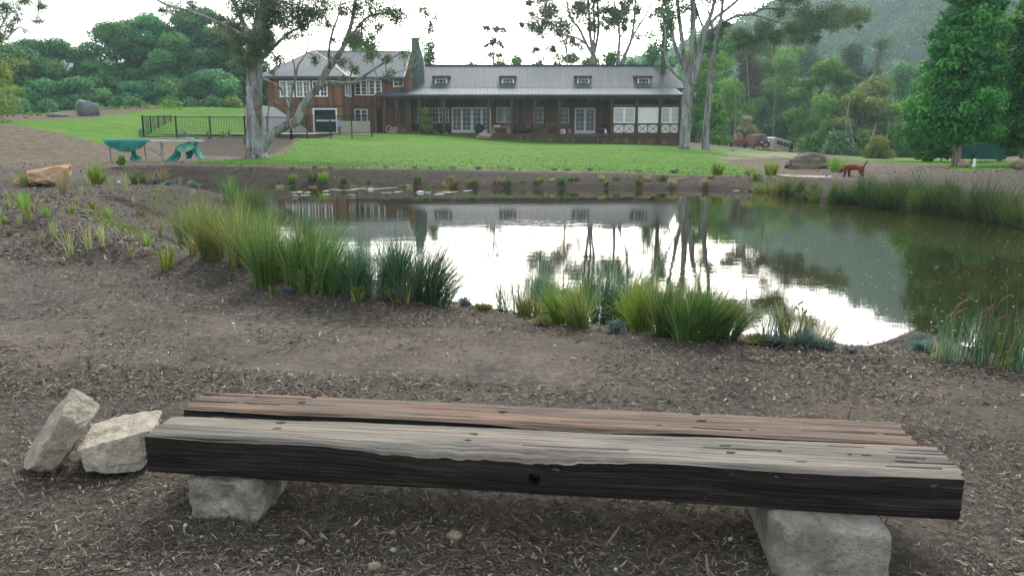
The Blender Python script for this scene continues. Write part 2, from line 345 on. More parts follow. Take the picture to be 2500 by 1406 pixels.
ANCH += [(-6,80,1.6),(6,82,1.4),(16,82,.6),(-60,100,3),(-20,110,3),(20,120,0),(50,110,-.5),(45,60,-.2),(-60,60,2.6),(-50,30,1.2),(40,30,.5),(0,170,1),(-80,170,3),(80,170,0),(60,-6,.5),(-60,-6,.5)]
ANCH = np.array(ANCH, float)
def _phi(r2): return .5 * r2 * np.log(r2 + 1e-9)
def _fit():
    A = ANCH; n = len(A); D = ((A[:, None, :2] - A[None, :, :2]) ** 2).sum(-1); K = _phi(D) + np.eye(n) * 2.0
    P = np.c_[np.ones(n), A[:, :2]]; M = np.block([[K, P], [P.T, np.zeros((3, 3))]])
    return np.linalg.solve(M, np.r_[A[:, 2], 0, 0, 0])
_w = _fit()
def zT(X, Y):
    X = np.clip(X, -85, 85); Y2 = np.clip(Y, -6, 170); z = _w[-3] + _w[-2] * X + _w[-1] * Y2
    for (ax, ay, _), w in zip(ANCH, _w[:-3]): z = z + w * _phi((X - ax) ** 2 + (Y2 - ay) ** 2)
    return z
_a, _b = atz(-100, 575, .52)[:2], atz(800, 800, .52)[:2]; MA = _a; MN = np.array([-(_b - _a)[1], (_b - _a)[0]]); MN = MN / np.linalg.norm(MN); MN = MN if MN[1] > 0 else -MN
def gz(X, Y):
    sh = np.shape(X); X = np.atleast_1d(np.asarray(X, float)).ravel(); Y = np.atleast_1d(np.asarray(Y, float)).ravel()
    t = zT(X, Y); s = shore_sd(X, Y)
    w = np.where(Y > 14, 1.5, 1.9)
    zo = .085 * ss(0, .12, s) + (t - .085) * ss(.0, 1, s / w) ** .8
    rough = .012 * fbm(X * 2.3, Y * 2.3, 4, 5) + .03 * fbm(X * .6, Y * .6, 3, 9); far = ss(26, 30, Y)
    d_ = (X - MA[0]) * MN[0] + (Y - MA[1]) * MN[1]; zo = zo + .13 * ss(0, .55, d_ + .25 * fbm(X * .8, Y * .8, 2, 41)) * (1 - ss(-1.6, -.4, X + 0 * Y)) * ss(.3, 1.5, s) * (1 - ss(10, 15, Y))
    zo = zo + rough * ss(.1, .8, s) * (1 - .6 * far) + .10 * far * fbm(X * .12, Y * .12, 2, 3)
    zi = -.5 * ss(0, 1.2, -s) - .01
    z = np.where(s > 0, zo, zi)
    # little mulch hump under the fescue by the right shore
    hx, hy = W(2235, 862); z = z + np.where(s > -.3, .09 * np.exp(-((X - hx) ** 2 + (Y - hy + .1) ** 2) / .12), 0)
    return z.reshape(sh) if sh else float(z[0])
def gp(px, py, y0=1.2, y1=120):
    d = ray(px, py); Ys = np.exp(np.linspace(math.log(y0), math.log(y1), 700)); X = d[0] / d[1] * Ys; Z = CAMZ + d[2] / d[1] * Ys
    G = np.maximum(gz(X, Ys), 0); k = np.argmax(G > Z)
    if not (G > Z).any(): k = len(Ys) - 1
    return np.array([X[k], Ys[k], G[k]])
def on(px, Y):             # ground point in column px at depth Y
    x = (px - 1250) / FPX * Y * cp
    for _ in range(3):
        z = gz(x, Y); zc = Y * cp - (z - CAMZ) * sp; x = (px - 1250) / FPX * zc
    return np.array([x, Y, z])
def inpoly(px, py, poly):
    c = np.zeros(px.shape, bool); n = len(poly)
    for i in range(n):
        (x1, y1), (x2, y2) = poly[i], poly[(i + 1) % n]
        if y1 == y2: continue
        c ^= ((y1 > py) != (y2 > py)) & (px < x1 + (py - y1) * (x2 - x1) / (y2 - y1))
    return c
LAWN1 = [(470,397),(560,404),(700,404),(800,407),(900,413),(1200,414),(1500,420),(1650,427),(1835,430),(1850,415),(1800,404),(1765,392),(1840,388),(1930,386),(2000,384),(1960,374),(1850,368),(1740,362),(1660,357),(1500,353),(1400,348),(1200,345),(1150,335),(1060,326),(920,326),(820,329),(740,334),(718,350),(690,376),(600,390),(500,391)]
LAWN2 = [(-700,296),(-400,300),(0,303),(60,309),(130,322),(200,340),(252,352),(330,350),(356,338),(480,338),(600,335),(600,262),(430,262),(262,283),(235,290),(100,293),(0,298),(-700,290)]
LAWN3 = [(2030,390),(2150,396),(2310,403),(2325,421),(2480,433),(2900,440),(2900,396),(2500,392),(2300,388),(2060,384)]
def zone(X, Y, Z):
    px, py = proj(X, Y, Z); jx = 3 * fbm(X * 1.3, Y * 1.3, 3, 2); jy = 2.2 * fbm(X * 1.7, Y * 1.7, 3, 7) * 30 / np.maximum(Y, 10)
    px = px + jx; py = py + jy
    l1 = inpoly(px, py, LAWN1) & (Y > 25) & (Y < 68) | ((Y > 64) & (Y < 92) & (px > 1000) & (py < 350) & (py > 300) & (px < 1760))
    l2 = inpoly(px, py, LAWN2) & (Y > 38) & (Y < 90)
    l3 = inpoly(px, py, LAWN3) & (Y > 24) & (Y < 100)
    return l1 | l2 | l3
def build_ground():
    ax, ay = 0.0, -6.0
    r = [2.0]
    while r[-1] < 3000: r.append(r[-1] * (1.0052 if r[-1] < 110 else 1.03) if r[-1] > 6 else r[-1] + .06)
    r = np.array(r); th = np.linspace(R(-62), R(62), 620)
    Rr, Th = np.meshgrid(r, th, indexing='ij'); X = ax + Rr * np.sin(Th); Y = ay + Rr * np.cos(Th)
    Z = gz(X, Y); Z = np.where(Rr > 180, Z - (Rr - 180) * .01, Z)
    n, m = X.shape; idx = np.arange(n * m).reshape(n, m)
    F = np.stack([idx[:-1, :-1], idx[:-1, 1:], idx[1:, 1:], idx[1:, :-1]], -1).reshape(-1, 4)[:, ::-1]
    V = np.stack([X, Y, Z], -1).reshape(-1, 3); C = V[F].mean(1)
    L = zone(C[:, 0], C[:, 1], C[:, 2])
    def sub(name, mask, mat, attrs):
        f = F[mask]; u, inv = np.unique(f, return_inverse=True); o = meshobj(name, V[u], inv.reshape(f.shape), mat, smooth=True)
        for k, fn in attrs.items():
            a = o.data.attributes.new(k, 'FLOAT', 'POINT'); v = V[u]; a.data.foreach_set('value', fn(v[:, 0], v[:, 1], v[:, 2]).astype(np.float32))
        return o
    def dry(X, Y, Z):     # compacted path: in front of the shore band, and running off to the left below the mound
        px, py = proj(X, Y, Z)
        d = inpoly(px, py, [(-900,560),(0,640),(180,700),(420,760),(640,790),(900,800),(1250,800),(1500,850),(1900,890),(2500,930),(3300,1000),(3300,1180),(2300,1050),(1500,960),(900,930),(400,900),(0,905),(-900,1000)]).astype(float)
        return np.clip(d * (.75 + .6 * fbm(X * 1.2, Y * 1.2, 4, 31)) * (Y < 12), 0, 1) * ss(-.1, .25, fbm(X * .9, Y * .9, 4, 77) + .25)
    def clay(X, Y, Z):
        px, py = proj(X, Y, Z); s = shore_sd(X, Y)
        c = ((Y > 27) | ((Y > 25.5) & (s > 1.4))).astype(float)
        bed = inpoly(px, py, [(475,338),(720,338),(712,352),(640,388),(560,382),(480,380)]) & (Y < 48)
        bed2 = (px > 560) & (px < 660) & (py < 300) & (Y > 50)
        return c * (1 - .85 * bed) * (1 - bed2)
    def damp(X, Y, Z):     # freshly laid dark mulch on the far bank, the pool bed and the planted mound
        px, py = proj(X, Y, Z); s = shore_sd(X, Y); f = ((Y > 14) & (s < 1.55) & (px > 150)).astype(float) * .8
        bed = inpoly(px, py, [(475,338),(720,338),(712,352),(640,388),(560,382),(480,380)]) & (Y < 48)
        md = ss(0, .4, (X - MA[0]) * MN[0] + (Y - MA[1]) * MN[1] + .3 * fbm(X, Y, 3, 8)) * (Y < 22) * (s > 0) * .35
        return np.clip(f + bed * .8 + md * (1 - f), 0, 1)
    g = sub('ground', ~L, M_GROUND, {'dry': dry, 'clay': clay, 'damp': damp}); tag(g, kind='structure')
    def bare(X, Y, Z):
        px, py = proj(X, Y, Z)
        b = ss(1735, 1800, px) * ss(370, 378, py) * (1 - ss(395, 402, py)) * (Y > 30) * (px < 2020)
        b2 = ss(860, 900, px) * (1 - ss(960, 1000, px)) * ss(403, 408, py) * (Y < 32)
        return np.clip(b + b2 * .9, 0, 1)
    l = sub('lawn', L, M_LAWN, {'bare': bare}); tag(l, kind='structure')
build_ground()
wv = [(-15, 2.5, 0), (17, 2.5, 0), (17, 28, 0), (-15, 28, 0)]
tag(meshobj('pond_water', wv, [(0, 1, 2, 3)], M_WATER), kind='structure')

# ------------------------------------------------------------------ leaf and blade builders
def leaf_arr(C, rng, L=.12, Wd=.04, droop=0.0, updown=.0, N=None):
    n = len(C)
    if N is not None:      # leaves lie roughly in the skin of their clump, tilted outward and up
        N = N + rng.normal(0, .42, (n, 3)); N /= np.linalg.norm(N, axis=1)[:, None] + 1e-9
        d = np.cross(N, rng.normal(size=(n, 3))); d[:, 2] -= droop * .5; d /= np.linalg.norm(d, axis=1)[:, None] + 1e-9; w = np.cross(N, d); w /= np.linalg.norm(w, axis=1)[:, None] + 1e-9
        l = L * rng.uniform(.6, 1.25, n)[:, None]; ww = Wd * rng.uniform(.7, 1.2, n)[:, None] / 2
        return np.stack([C, C + d * l * .45 + w * ww, C + d * l, C + d * l * .45 - w * ww], 1).reshape(-1, 3), np.arange(4 * n).reshape(-1, 4)
    n = len(C); d = rng.normal(size=(n, 3)); d[:, 2] -= droop; d /= np.linalg.norm(d, axis=1)[:, None]
    q = rng.normal(size=(n, 3)); q[:, 2] *= (1 - updown); w = np.cross(d, q); w /= np.linalg.norm(w, axis=1)[:, None] + 1e-9
    l = L * rng.uniform(.6, 1.25, n)[:, None]; ww = Wd * rng.uniform(.7, 1.2, n)[:, None] / 2
    a = C; b = C + d * l * .45 + w * ww; c = C + d * l; e = C + d * l * .45 - w * ww
    return np.stack([a, b, c, e], 1).reshape(-1, 3), np.arange(4 * n).reshape(-1, 4)
def clump_pts(cl, rng, dens=1.0):
    """cl rows: x y z rx ry rz n ; returns points and per-point random shade"""
    P = []; S = []; NN = []
    for x, y, z, rx, ry, rz, n in cl:
        n = max(4, int(n * dens)); d = rng.normal(size=(n, 3)); d /= np.linalg.norm(d, axis=1)[:, None]
        r = rng.uniform(.25, 1, n) ** .45; lob = 1 + .35 * np.sin(d[:, 0] * 5 + x * 3) * np.sin(d[:, 2] * 4 + z * 5) * np.cos(d[:, 1] * 5 + y)
        p = d * (r * lob)[:, None] * np.array([rx, ry, rz]) + np.array([x, y, z]); P.append(p)
        S.append(np.clip(rng.uniform(0, 1) * .62 + rng.uniform(0, .38, n), 0, 1)); NN.append(d + [0, 0, .25])
    clump_pts.N = np.concatenate(NN); return np.concatenate(P), np.concatenate(S)
def foliage(name, cl, mat, parent, seed, L, Wd, droop=0, dens=1.0, outward=True):
    rng = np.random.default_rng(seed); P, S = clump_pts(cl, rng, dens); V, F = leaf_arr(P, rng, L, Wd, droop, N=clump_pts.N if outward else None)
    return meshobj(name, V, F, mat, parent, rnd=S)
def blade_arr(B, H, lean, wd, rng, bend=.5):
    """B base (n,3); H heights; lean (n,2) horizontal offset of the tip; wd width"""
    n = len(B); a = rng.uniform(0, np.pi, n); wx = np.cos(a); wy = np.sin(a); out = []
    for t, wf in ((0, .8), (.4, 1), (.75, .7), (1, .08)):
        off = lean * (t ** (1 + bend))[..., None] if isinstance(t, np.ndarray) else lean * (t ** (1 + bend))
        drop = 1 - .25 * np.minimum(1.5, (lean ** 2).sum(1) / (H ** 2 + 1e-6)) * t
        c = np.c_[B[:, 0] + off[:, 0], B[:, 1] + off[:, 1], B[:, 2] + H * t * drop]; w = np.c_[wx, wy, np.zeros(n)] * (wd * wf / 2)[:, None]
        out += [c - w, c + w]
    V = np.stack(out, 1).reshape(-1, 3); k = np.arange(n)[:, None, None] * 8; f = np.array([[0, 1, 3, 2], [2, 3, 5, 4], [4, 5, 7, 6]])[None]
    return V, (k + f).reshape(-1, 4)
def tuft(name, base, n, h, rad, spread, wd, mat, seed, lean=(0, 0), hvar=.4, bend=.5, label=None, cat=None, group=None, parent=None, tone=(0, 1)):
    rng = np.random.default_rng(seed); a = rng.uniform(0, 2 * np.pi, n); r = rad * np.sqrt(rng.uniform(0, 1, n))
    if n > 120:      # several crowns of shoots inside the clump
        m_ = int(5 + n / 70); ca = rng.uniform(0, 2 * np.pi, m_); cr = rad * np.sqrt(rng.uniform(0, 1, m_)); pk = rng.integers(0, m_, n); hs_ = rng.uniform(.55, 1, m_)[pk]; ls_ = rng.normal(0, .16, (m_, 2))[pk]
        x_ = cr[pk] * np.cos(ca[pk]) + rng.normal(0, rad * .10, n); y_ = cr[pk] * np.sin(ca[pk]) + rng.normal(0, rad * .10, n); a = np.arctan2(y_, x_); r = np.hypot(x_, y_)
    else: hs_ = 1.0; ls_ = 0.0
    B = np.c_[base[0] + r * np.cos(a), base[1] + r * np.sin(a) * .8, np.zeros(n)]; B[:, 2] = np.maximum(gz(B[:, 0], B[:, 1]), -.08) - .01
    H = h * hs_ * (1 - hvar * rng.uniform(0, 1, n) ** 1.3); bent = np.where(rng.uniform(0, 1, n) < .12, 3.2, 1.0)[:, None]; ln = ls_ * H[:, None] + np.c_[np.cos(a), np.sin(a)] * (spread * h * rng.uniform(.1, 1, n) * (.3 + .7 * r / max(rad, 1e-3)))[:, None] + rng.normal(0, .10 * h, (n, 2)) * bent + np.array(lean) * H[:, None]
    V, F = blade_arr(B, H, ln, wd * rng.uniform(.7, 1.3, n), rng, bend); rn = tone[0] + (tone[1] - tone[0]) * rng.uniform(0, .85, n); rn = np.repeat(np.where(rng.uniform(0, 1, n) < .13, 1.0, rn), 3)
    o = meshobj(name, V, F, mat, parent, rnd=rn, origin=(base[0], base[1], float(gz(base[0], base[1]))) if parent is None else None)
    return tag(o, label, cat, group)
# ------------------------------------------------------------------ bench
def solve_bench():
    a1, b1 = ray(357, 1060), ray(2360, 1165); L = np.linalg.norm((a1 / -a1[2])[:2] - (b1 / -b1[2])[:2]); return 2.42 / L
HB = solve_bench(); ZTOP = CAMZ - HB
FL = atz(357, 1060, ZTOP)[:2]; FR = atz(2360, 1165, ZTOP)[:2]
BX = (FR - FL) / np.linalg.norm(FR - FL); BY = np.array([-BX[1], BX[0]])
print('bench', HB, ZTOP, FL, FR, 'ground', gz(FL[0], FL[1]), gz(FR[0], FR[1]))
def b2w(x, y, z): p = FL + BX * x + BY * y; return (p[0], p[1], z)
M_TOPG = m_wood_top('weathered grey timber', False); M_TOPO = m_wood_top('weathered reddish timber', True); M_DARK = m_wood_dark()
def sleeper(name, x0, x1, y0, y1, top, th, mat, parent, seed, chips, holes, ragged, cracks, light_edge=True, bolt=None, skew=(0, 0)):
    nx, ny = 420, 44; u = np.linspace(0, 1, nx); v = np.linspace(0, 1, ny); U, Vv = np.meshgrid(u, v, indexing='ij')
    L = x1 - x0; Wd = y1 - y0; X = x0 + U * L; Y = (y0 + U * skew[0]) + Vv * (Wd + U * (skew[1] - skew[0]))
    fe = .006 * fbm(X[:, 0] * 3, X[:, 0] * 0 + seed, 4, seed); Y = Y + np.outer(fe, 1 - v) + np.outer(.007 * fbm(X[:, 0] * 3.3, X[:, 0] * 0 + seed + 5, 4, seed + 9), v)
    Z = np.full_like(X, top) + .003 * fbm(X * 2, Y * 10, 3, seed) + .0022 * fbm(X * 5, Y * 160, 3, seed + 3)
    # rounded arris and broken edge
    e = np.minimum(Vv, 1 - Vv) * Wd; Z = Z - .006 * np.exp(-(e / .008) ** 2)
    for cx, cw, cd, cin in chips:
        m = np.exp(-((X - cx) / cw) ** 4); t = np.clip(1 - (Vv * Wd) / (cin * (1 + .6 * fbm(X * 9, X * 0, 3, seed + 8))), 0, 1); Z = Z - m * cd * t * (1 + .4 * fbm(X * 25, Vv * 3, 3, seed))
    deep = np.zeros(X.shape, bool)  # holes and cracks: their shade is painted in with the dark timber
    for hx, hy, hw, hd in holes:
        m = ((X - hx) / hw) ** 2 + ((Y - (y0 + hy)) / (hd * 1.15)) ** 2 < 1; Z = np.where(m, Z - .035, Z); deep |= m
    for (cx0, cx1, cy, w) in cracks:
        t = np.clip((X - min(cx0, cx1)) / abs(cx1 - cx0), 0, 1); inside = (X > min(cx0, cx1)) & (X < max(cx0, cx1))
        yy = y0 + cy + .004 * fbm(X * 6, X * 0 + cy * 50, 3, seed); g = t if cx1 > cx0 else 1 - t
        mk = inside & (np.abs(Y - yy) < w * (.15 + g) * (1 + .8 * fbm(X * 14, X * 0 + cy, 3, seed + 6))); Z = np.where(mk, Z - .006 - .02 * g, Z); deep |= mk
    # ragged end grain
    endr = ragged * (fbm(Y[0] * 60, Y[0] * 0, 3, seed + 4) + .25 * (vn(Y[0] * 140, Y[0] * 0, seed) - .5))
    X = X + np.outer(ss(.93, 1, u), endr) - np.outer(1 - ss(0, .05, u), endr[::-1])
    P = np.stack([X, Y, Z], -1)
    rows = []; idx = np.arange(nx * ny).reshape(nx, ny); F = [np.stack([idx[:-1, :-1], idx[1:, :-1], idx[1:, 1:], idx[:-1, 1:]], -1).reshape(-1, 4)]; M = [(deep[:-1, :-1] & deep[1:, 1:]).astype(int).ravel()]
    Vs = [P.reshape(-1, 3)]; base = nx * ny
    # side skirts: ring around border down to the bottom, 9 levels
    ring = np.concatenate([idx[:, 0], idx[-1, 1:], idx[-2::-1, -1], idx[0, -2:0:-1]]); rp = P.reshape(-1, 3)[ring]; n = len(ring)
    cx, cy = (x0 + x1) / 2, (y0 + y1) / 2; lv = [0, .03] + list(np.linspace(.07, .97, 24)) + [1.0]; prev = ring
    for k, t in enumerate(lv[1:]):
        q = rp.copy(); q[:, 2] = rp[:, 2] * (1 - t) + (top - th) * t + (.004 * fbm(rp[:, 0] * 2, rp[:, 1] * 0, 3, seed + 2) if t == 1 else 0)
        bulge = .0035 * fbm(rp[:, 0] * 5, rp[:, 1] * 5 + t * 9, 4, seed + k) - (.006 if t == 1 else 0)
        sg = np.sign(rp[:, 1] - cy); sd_ = np.where(np.abs(rp[:, 1] - cy) > Wd * .4, sg, 0); q[:, 1] += bulge * sd_
        if bolt is not None: q[:, 1] += np.where((rp[:, 1] < cy) & (np.hypot(q[:, 0] - bolt[0], q[:, 2] - (top - bolt[1])) < bolt[2]), .045, 0)
        q[:, 0] += np.where((rp[:, 0] - cx) > L * .49, bulge, 0) - np.where((cx - rp[:, 0]) > L * .49, bulge, 0) 
        Vs.append(q); cur = base + np.arange(n); nxt = np.roll(cur, -1); pn = np.roll(prev, -1)
        F.append(np.stack([prev, cur, nxt, pn], -1)); M.append(np.full(n, 1 if (k > 0 or not light_edge) else 1)); prev = cur; base += n
    V = np.concatenate(Vs); W3 = np.array([b2w(*p) for p in V])
    # bottom cap
    Fl = np.concatenate(F).tolist(); Mi = np.concatenate(M).tolist(); Fl.append(prev.tolist()[::-1]); Mi.append(1)
    o = meshobj(name, np.c_[V[:, 0], V[:, 1], V[:, 2]], Fl, [mat, M_DARK], None, smooth=False, mi=Mi)
    a = math.atan2(BX[1], BX[0]); o.parent = parent; pl = WLOC[parent.name]
    o.location = (FL[0] - pl[0], FL[1] - pl[1], -pl[2]); o.rotation_euler = (0, 0, a); return o
bench = empty('bench', (FL[0] + BX[0] * 1.2, FL[1] + BX[1] * 1.2, .5), 'low bench of two old railway sleepers resting on rough pale stone blocks in the foreground', 'bench')
fr = sleeper('seat_plank', 0, 2.42, 0, .182, ZTOP, .128, M_TOPG, bench, 3,
    [(.62+.45, .42, .022, .045), (.3, .2, .005, .02), (2.0, .25, .005, .02)],
    [(.375, .155, .012, .006), (.385, .105, .012, .006), (1.02, .14, .014, .006), (1.01, .085, .012, .006), (1.79, .145, .014, .006), (1.80, .09, .013, .006)], .014,
    [(1.98, 2.45, .05, .0035), (2.05, 2.45, .085, .004), (2.14, 2.45, .12, .004), (2.2, 2.45, .155, .005), (2.1, 2.45, .185, .0035), (.25, -.02, .17, .005), (.16, -.02, .19, .004), (.9, 1.5, .07, .002), (1.6, 1.95, .12, .003)], bolt=(1.225, .078, .0165), skew=(0, .048))
fr['label'] = 'grey weathered front sleeper with dark side'
bk = sleeper('seat_plank', -.025, 2.375, .264, .433, ZTOP - .003, .12, M_TOPO, bench, 11,
    [(1.35, .25, .012, .03), (.2, .3, .006, .04)],
    [(.39, .15, .012, .006), (.37, .09, .012, .006), (1.09, .16, .013, .006), (1.08, .09, .013, .006), (1.73, .15, .013, .006), (1.74, .09, .013, .006)], .01,
    [(.5, -.02, .19, .005), (.4, -.02, .13, .006), (.3, -.02, .06, .004), (1.9, 2.4, .05, .0025), (1.1, 1.9, .03, .002)], skew=(-.022, .001))
bk['label'] = 'reddish weathered back sleeper'
print('proj FR back', proj(*b2w(2.32, .463, ZTOP)), 'FL back', proj(*b2w(.03, .463, ZTOP)), proj(*b2w(2.42, .215, ZTOP)), 'want 2160,1025 / 510,952 / 2260,1085')
M_SAND = m_stone('pale sandstone block', ((.34,.30,.24),(.56,.50,.41),(.76,.70,.59)), 2.6, 1.6, (.30,.29,.23))
M_SANDG = m_stone('grey green sandstone', ((.24,.225,.195),(.42,.40,.34),(.62,.60,.53)), 2.6, 1.6, (.22,.23,.18))
def block(name, C8, mat, parent=None, seed=0, n=26, rnd_=.14, amp=.012, cuts=12, **kw):
    """rough quarried block from 8 corners (bottom 4, top 4, world)"""
    C8 = np.array(C8, float); V = []; F = []; cnt = 0; size = np.linalg.norm(C8.max(0) - C8.min(0))
    lin = np.linspace(-1, 1, n); A, B = np.meshgrid(lin, lin, indexing='ij')
    vid = {}
    def addv(a, b, c):
        k = (round(a * 1000), round(b * 1000), round(c * 1000))
        if k not in vid: vid[k] = len(V); V.append((a, b, c))
        return vid[k]
    for ax in range(3):
        for sg in (-1, 1):
            G = [[None] * n for _ in range(n)]
            for i in range(n):
                for j in range(n):
                    p = [0, 0, 0]; p[ax] = sg; p[(ax + 1) % 3] = lin[i]; p[(ax + 2) % 3] = lin[j]; G[i][j] = addv(*p)
            for i in range(n - 1):
                for j in range(n - 1):
                    q = [G[i][j], G[i+1][j], G[i+1][j+1], G[i][j+1]]; F.append(q if sg > 0 else q[::-1])
    P = np.array(V); r = (np.abs(P) ** 7).sum(1) ** (1 / 7.); P2 = P * (1 - rnd_) + rnd_ * P / r[:, None] * 1.0
    P2 = P / ((np.abs(P) ** (1.6 / rnd_)).sum(1) ** (rnd_ / 1.6))[:, None]
    T = (P2 + 1) / 2; a, b, c = T[:, 0:1], T[:, 1:2], T[:, 2:3]
    bot = (C8[0] * (1 - a) + C8[1] * a) * (1 - b) + (C8[3] * (1 - a) + C8[2] * a) * b
    top = (C8[4] * (1 - a) + C8[5] * a) * (1 - b) + (C8[7] * (1 - a) + C8[6] * a) * b
    Q = bot * (1 - c) + top * c; cen = Q.mean(0); N = Q - cen; N /= np.linalg.norm(N, axis=1)[:, None]
    rs_ = np.random.default_rng(int(seed * 100)); ex = np.abs(Q - cen).max(0)
    for _ in range(cuts):
        nv = rs_.normal(size=3); nv /= np.linalg.norm(nv); pr = (Q - cen) @ nv; lim = pr.max() * rs_.uniform(.80, .95); ov = np.maximum(pr - lim, 0); Q = Q - nv * (ov * .92)[:, None]
    disp = np.array([mnoise.fractal(Vector(q * (2.2 / size) + seed), 1.0, 2.0, 5) for q in Q]); rid = np.array([abs(mnoise.noise(Vector(q * (9 / size) + seed * 3))) for q in Q])
    fc = np.array([mnoise.cell(Vector(q * (6 / size) + seed * 5)) for q in Q])
    fine = np.array([mnoise.fractal(Vector(q * (22 / size) + seed), 1.0, 2.0, 4) for q in Q])
    Q = Q + N * (amp * (1.6 * disp - 1.6 * rid + .35 * fc + .5 * fine))[:, None]
    return meshobj(name, Q, F, mat, parent, smooth=True, **kw)
zb = ZTOP - .126
def bl(x, y, z): return b2w(x, y, z)
gl = float(gz(FL[0] + .2, FL[1])); gr = float(gz(FR[0] - .4, FR[1])) 
p = block('stone_leg', [bl(.115,.0,gl-.06), bl(.375,-.01,gl-.06), bl(.325,.30,gl-.05), bl(.12,.30,gl-.05), bl(.12,-.01,zb), bl(.385,-.01,zb), bl(.33,.32,zb), bl(.12,.32,zb)], M_SANDG, bench, 4.2, 40, .12, .010, 8)
p['label'] = 'squat pale stone leg under the left end'
p = block('stone_leg', [bl(1.905,-.14,gr-.10), bl(2.215,-.13,gr-.10), bl(2.19,.42,gr-.08), bl(1.905,.42,gr-.08), bl(1.90,-.095,zb-.003), bl(2.215,-.11,zb-.003), bl(2.17,.44,zb), bl(1.89,.44,zb)], M_SANDG, bench, 7.7, 44, .07, .006, 5)
p['label'] = 'large squared stone leg under the right end'
def A(px, py, Y): return at(px, py, Y)
YB = 2.60
# leaning stone: bottom 4 = lower end, top 4 = upper cream end
block('sandstone_block', [A(62,1166,YB+.02), A(122,1172,YB+.06), A(168,1112,YB+.22), A(36,1138,YB+.16), A(150,1010,YB+.05), A(216,1042,YB+.08), A(254,984,YB+.2), A(180,932,YB+.16)], M_SAND, None, 1.3, 40, .08, .006, 9,
      origin=A(100,1170,YB+.1))
tag(bpy.data.objects['sandstone_block'], 'oblong cream sandstone block tilted on end, leaning on the flatter stone', 'stone')
o = block('sandstone_block', [A(205,1162,YB+.02), A(368,1160,YB+.03), A(372,1110,YB+.32), A(215,1110,YB+.32), A(176,1100,YB+.03), A(366,1068,YB+.03), A(400,992,YB+.34), A(225,1024,YB+.34)], M_SAND, None, 9.1, 44, .08, .009, 10, origin=A(280,1160,YB+.15))
tag(o, 'flat pale sandstone block lying at the left end of the sleeper bench', 'stone')
o = None
# ------------------------------------------------------------------ mulch chips and pebbles
def chips():
    rng = np.random.default_rng(5); Vs = []; Fs = []; Rn = []; nb = 0
    def scatter(n, y0, y1, xw, lmin, lmax, wr, keep=None, bright=0):
        nonlocal nb
        u = rng.uniform(0, 1, n); Y = y0 * (y1 / y0) ** u if y0 > 0 else y0 + (y1 - y0) * u; X = rng.uniform(-1, 1, n) * (Y * .72 + xw)
        s = shore_sd(X, Y); k = s > .03
        pxx, pyy = proj(X, Y, .5)
        dn = fbm(X * 1.7, Y * 1.7, 4, 3); path = inpoly(pxx, pyy, [(-900,560),(0,640),(180,700),(420,760),(640,790),(900,800),(1250,800),(1500,850),(1900,890),(2500,930),(3300,1000),(3300,1180),(2300,1050),(1500,960),(900,930),(400,900),(0,905),(-900,1000)])
        k &= (rng.uniform(0, 1, n) < np.where(path, .28, .8) + dn * .8)
        X, Y = X[k], Y[k]; n = len(X); Z = gz(X, Y)
        L = rng.uniform(lmin, lmax, n) * rng.uniform(.5, 1, n); Wd = L * rng.uniform(.12, wr, n); a = rng.uniform(0, np.pi * 2, n); tilt = rng.normal(0, .28, n); roll = rng.normal(0, .5, n)
        d = np.c_[np.cos(a) * np.cos(tilt), np.sin(a) * np.cos(tilt), np.sin(tilt)]; w = np.c_[-np.sin(a) * np.cos(roll), np.cos(a) * np.cos(roll), np.sin(roll)]
        c = np.c_[X, Y, Z + .003 + np.abs(np.sin(tilt)) * L * .4 + rng.uniform(0, .006, n)]
        bend = rng.normal(0, .12, n)[:, None] * L[:, None] * np.array([0, 0, 1.0])
        h = d * L[:, None] / 2; ww = w * Wd[:, None] / 2
        V = np.stack([c - h - ww * .5, c - h + ww * .5, c + ww + bend, c + h + ww * .4, c + h - ww * .4, c - ww + bend], 1).reshape(-1, 3)
        b = (np.arange(n) * 6)[:, None, None] + np.array([[0, 5, 2, 1], [5, 4, 3, 2]])[None]; Vs.append(V); Fs.append((b + nb).reshape(-1, 4)); nb += len(V)
        r = rng.beta(2.0, 2.4, n); r = np.where(rng.uniform(0, 1, n) < .05 + bright, rng.uniform(.8, 1, n), r); Rn.append(np.repeat(r, 2))
    scatter(115000, 1.5, 4.4, .6, .006, .026, .30)
    scatter(24000, 1.5, 4.8, .6, .02, .045, .2)
    scatter(1500, 1.5, 4.4, .6, .045, .085, .12)
    scatter(90000, 3.5, 8.5, .6, .014, .05, .28)
    scatter(76000, 7, 20, .5, .03, .09, .32)
    scatter(9000, 22, 29, 1, .04, .11, .5)
    o = meshobj('mulch_chips', np.concatenate(Vs), np.concatenate(Fs), M_CHIP, rnd=np.concatenate(Rn)); tag(o, 'scattered brown and grey bark mulch chips over the soil', 'mulch', kind='stuff')
chips()
M_PEB = m_stone('pale pebble', ((.30,.27,.21),(.46,.42,.34),(.66,.63,.56)), 8, .3)
M_PEBO = m_stone('tan pebble', ((.22,.18,.13),(.33,.275,.20),(.42,.37,.29)), 8, .3)
def lumps(n, seed=0):
    bm = bmesh.new(); bmesh.ops.create_icosphere(bm, subdivisions=n, radius=1)
    for v in bm.verts:
        f = 1 + .35 * mnoise.fractal(v.co * .9 + Vector((seed, seed * 2, 0)), 1, 2, 4) + .12 * mnoise.noise(v.co * 3 + Vector((seed,) * 3)); v.co *= f
    V = np.array([v.co[:] for v in bm.verts]); F = [[v.index for v in f.verts] for f in bm.faces]; bm.free(); return V, F
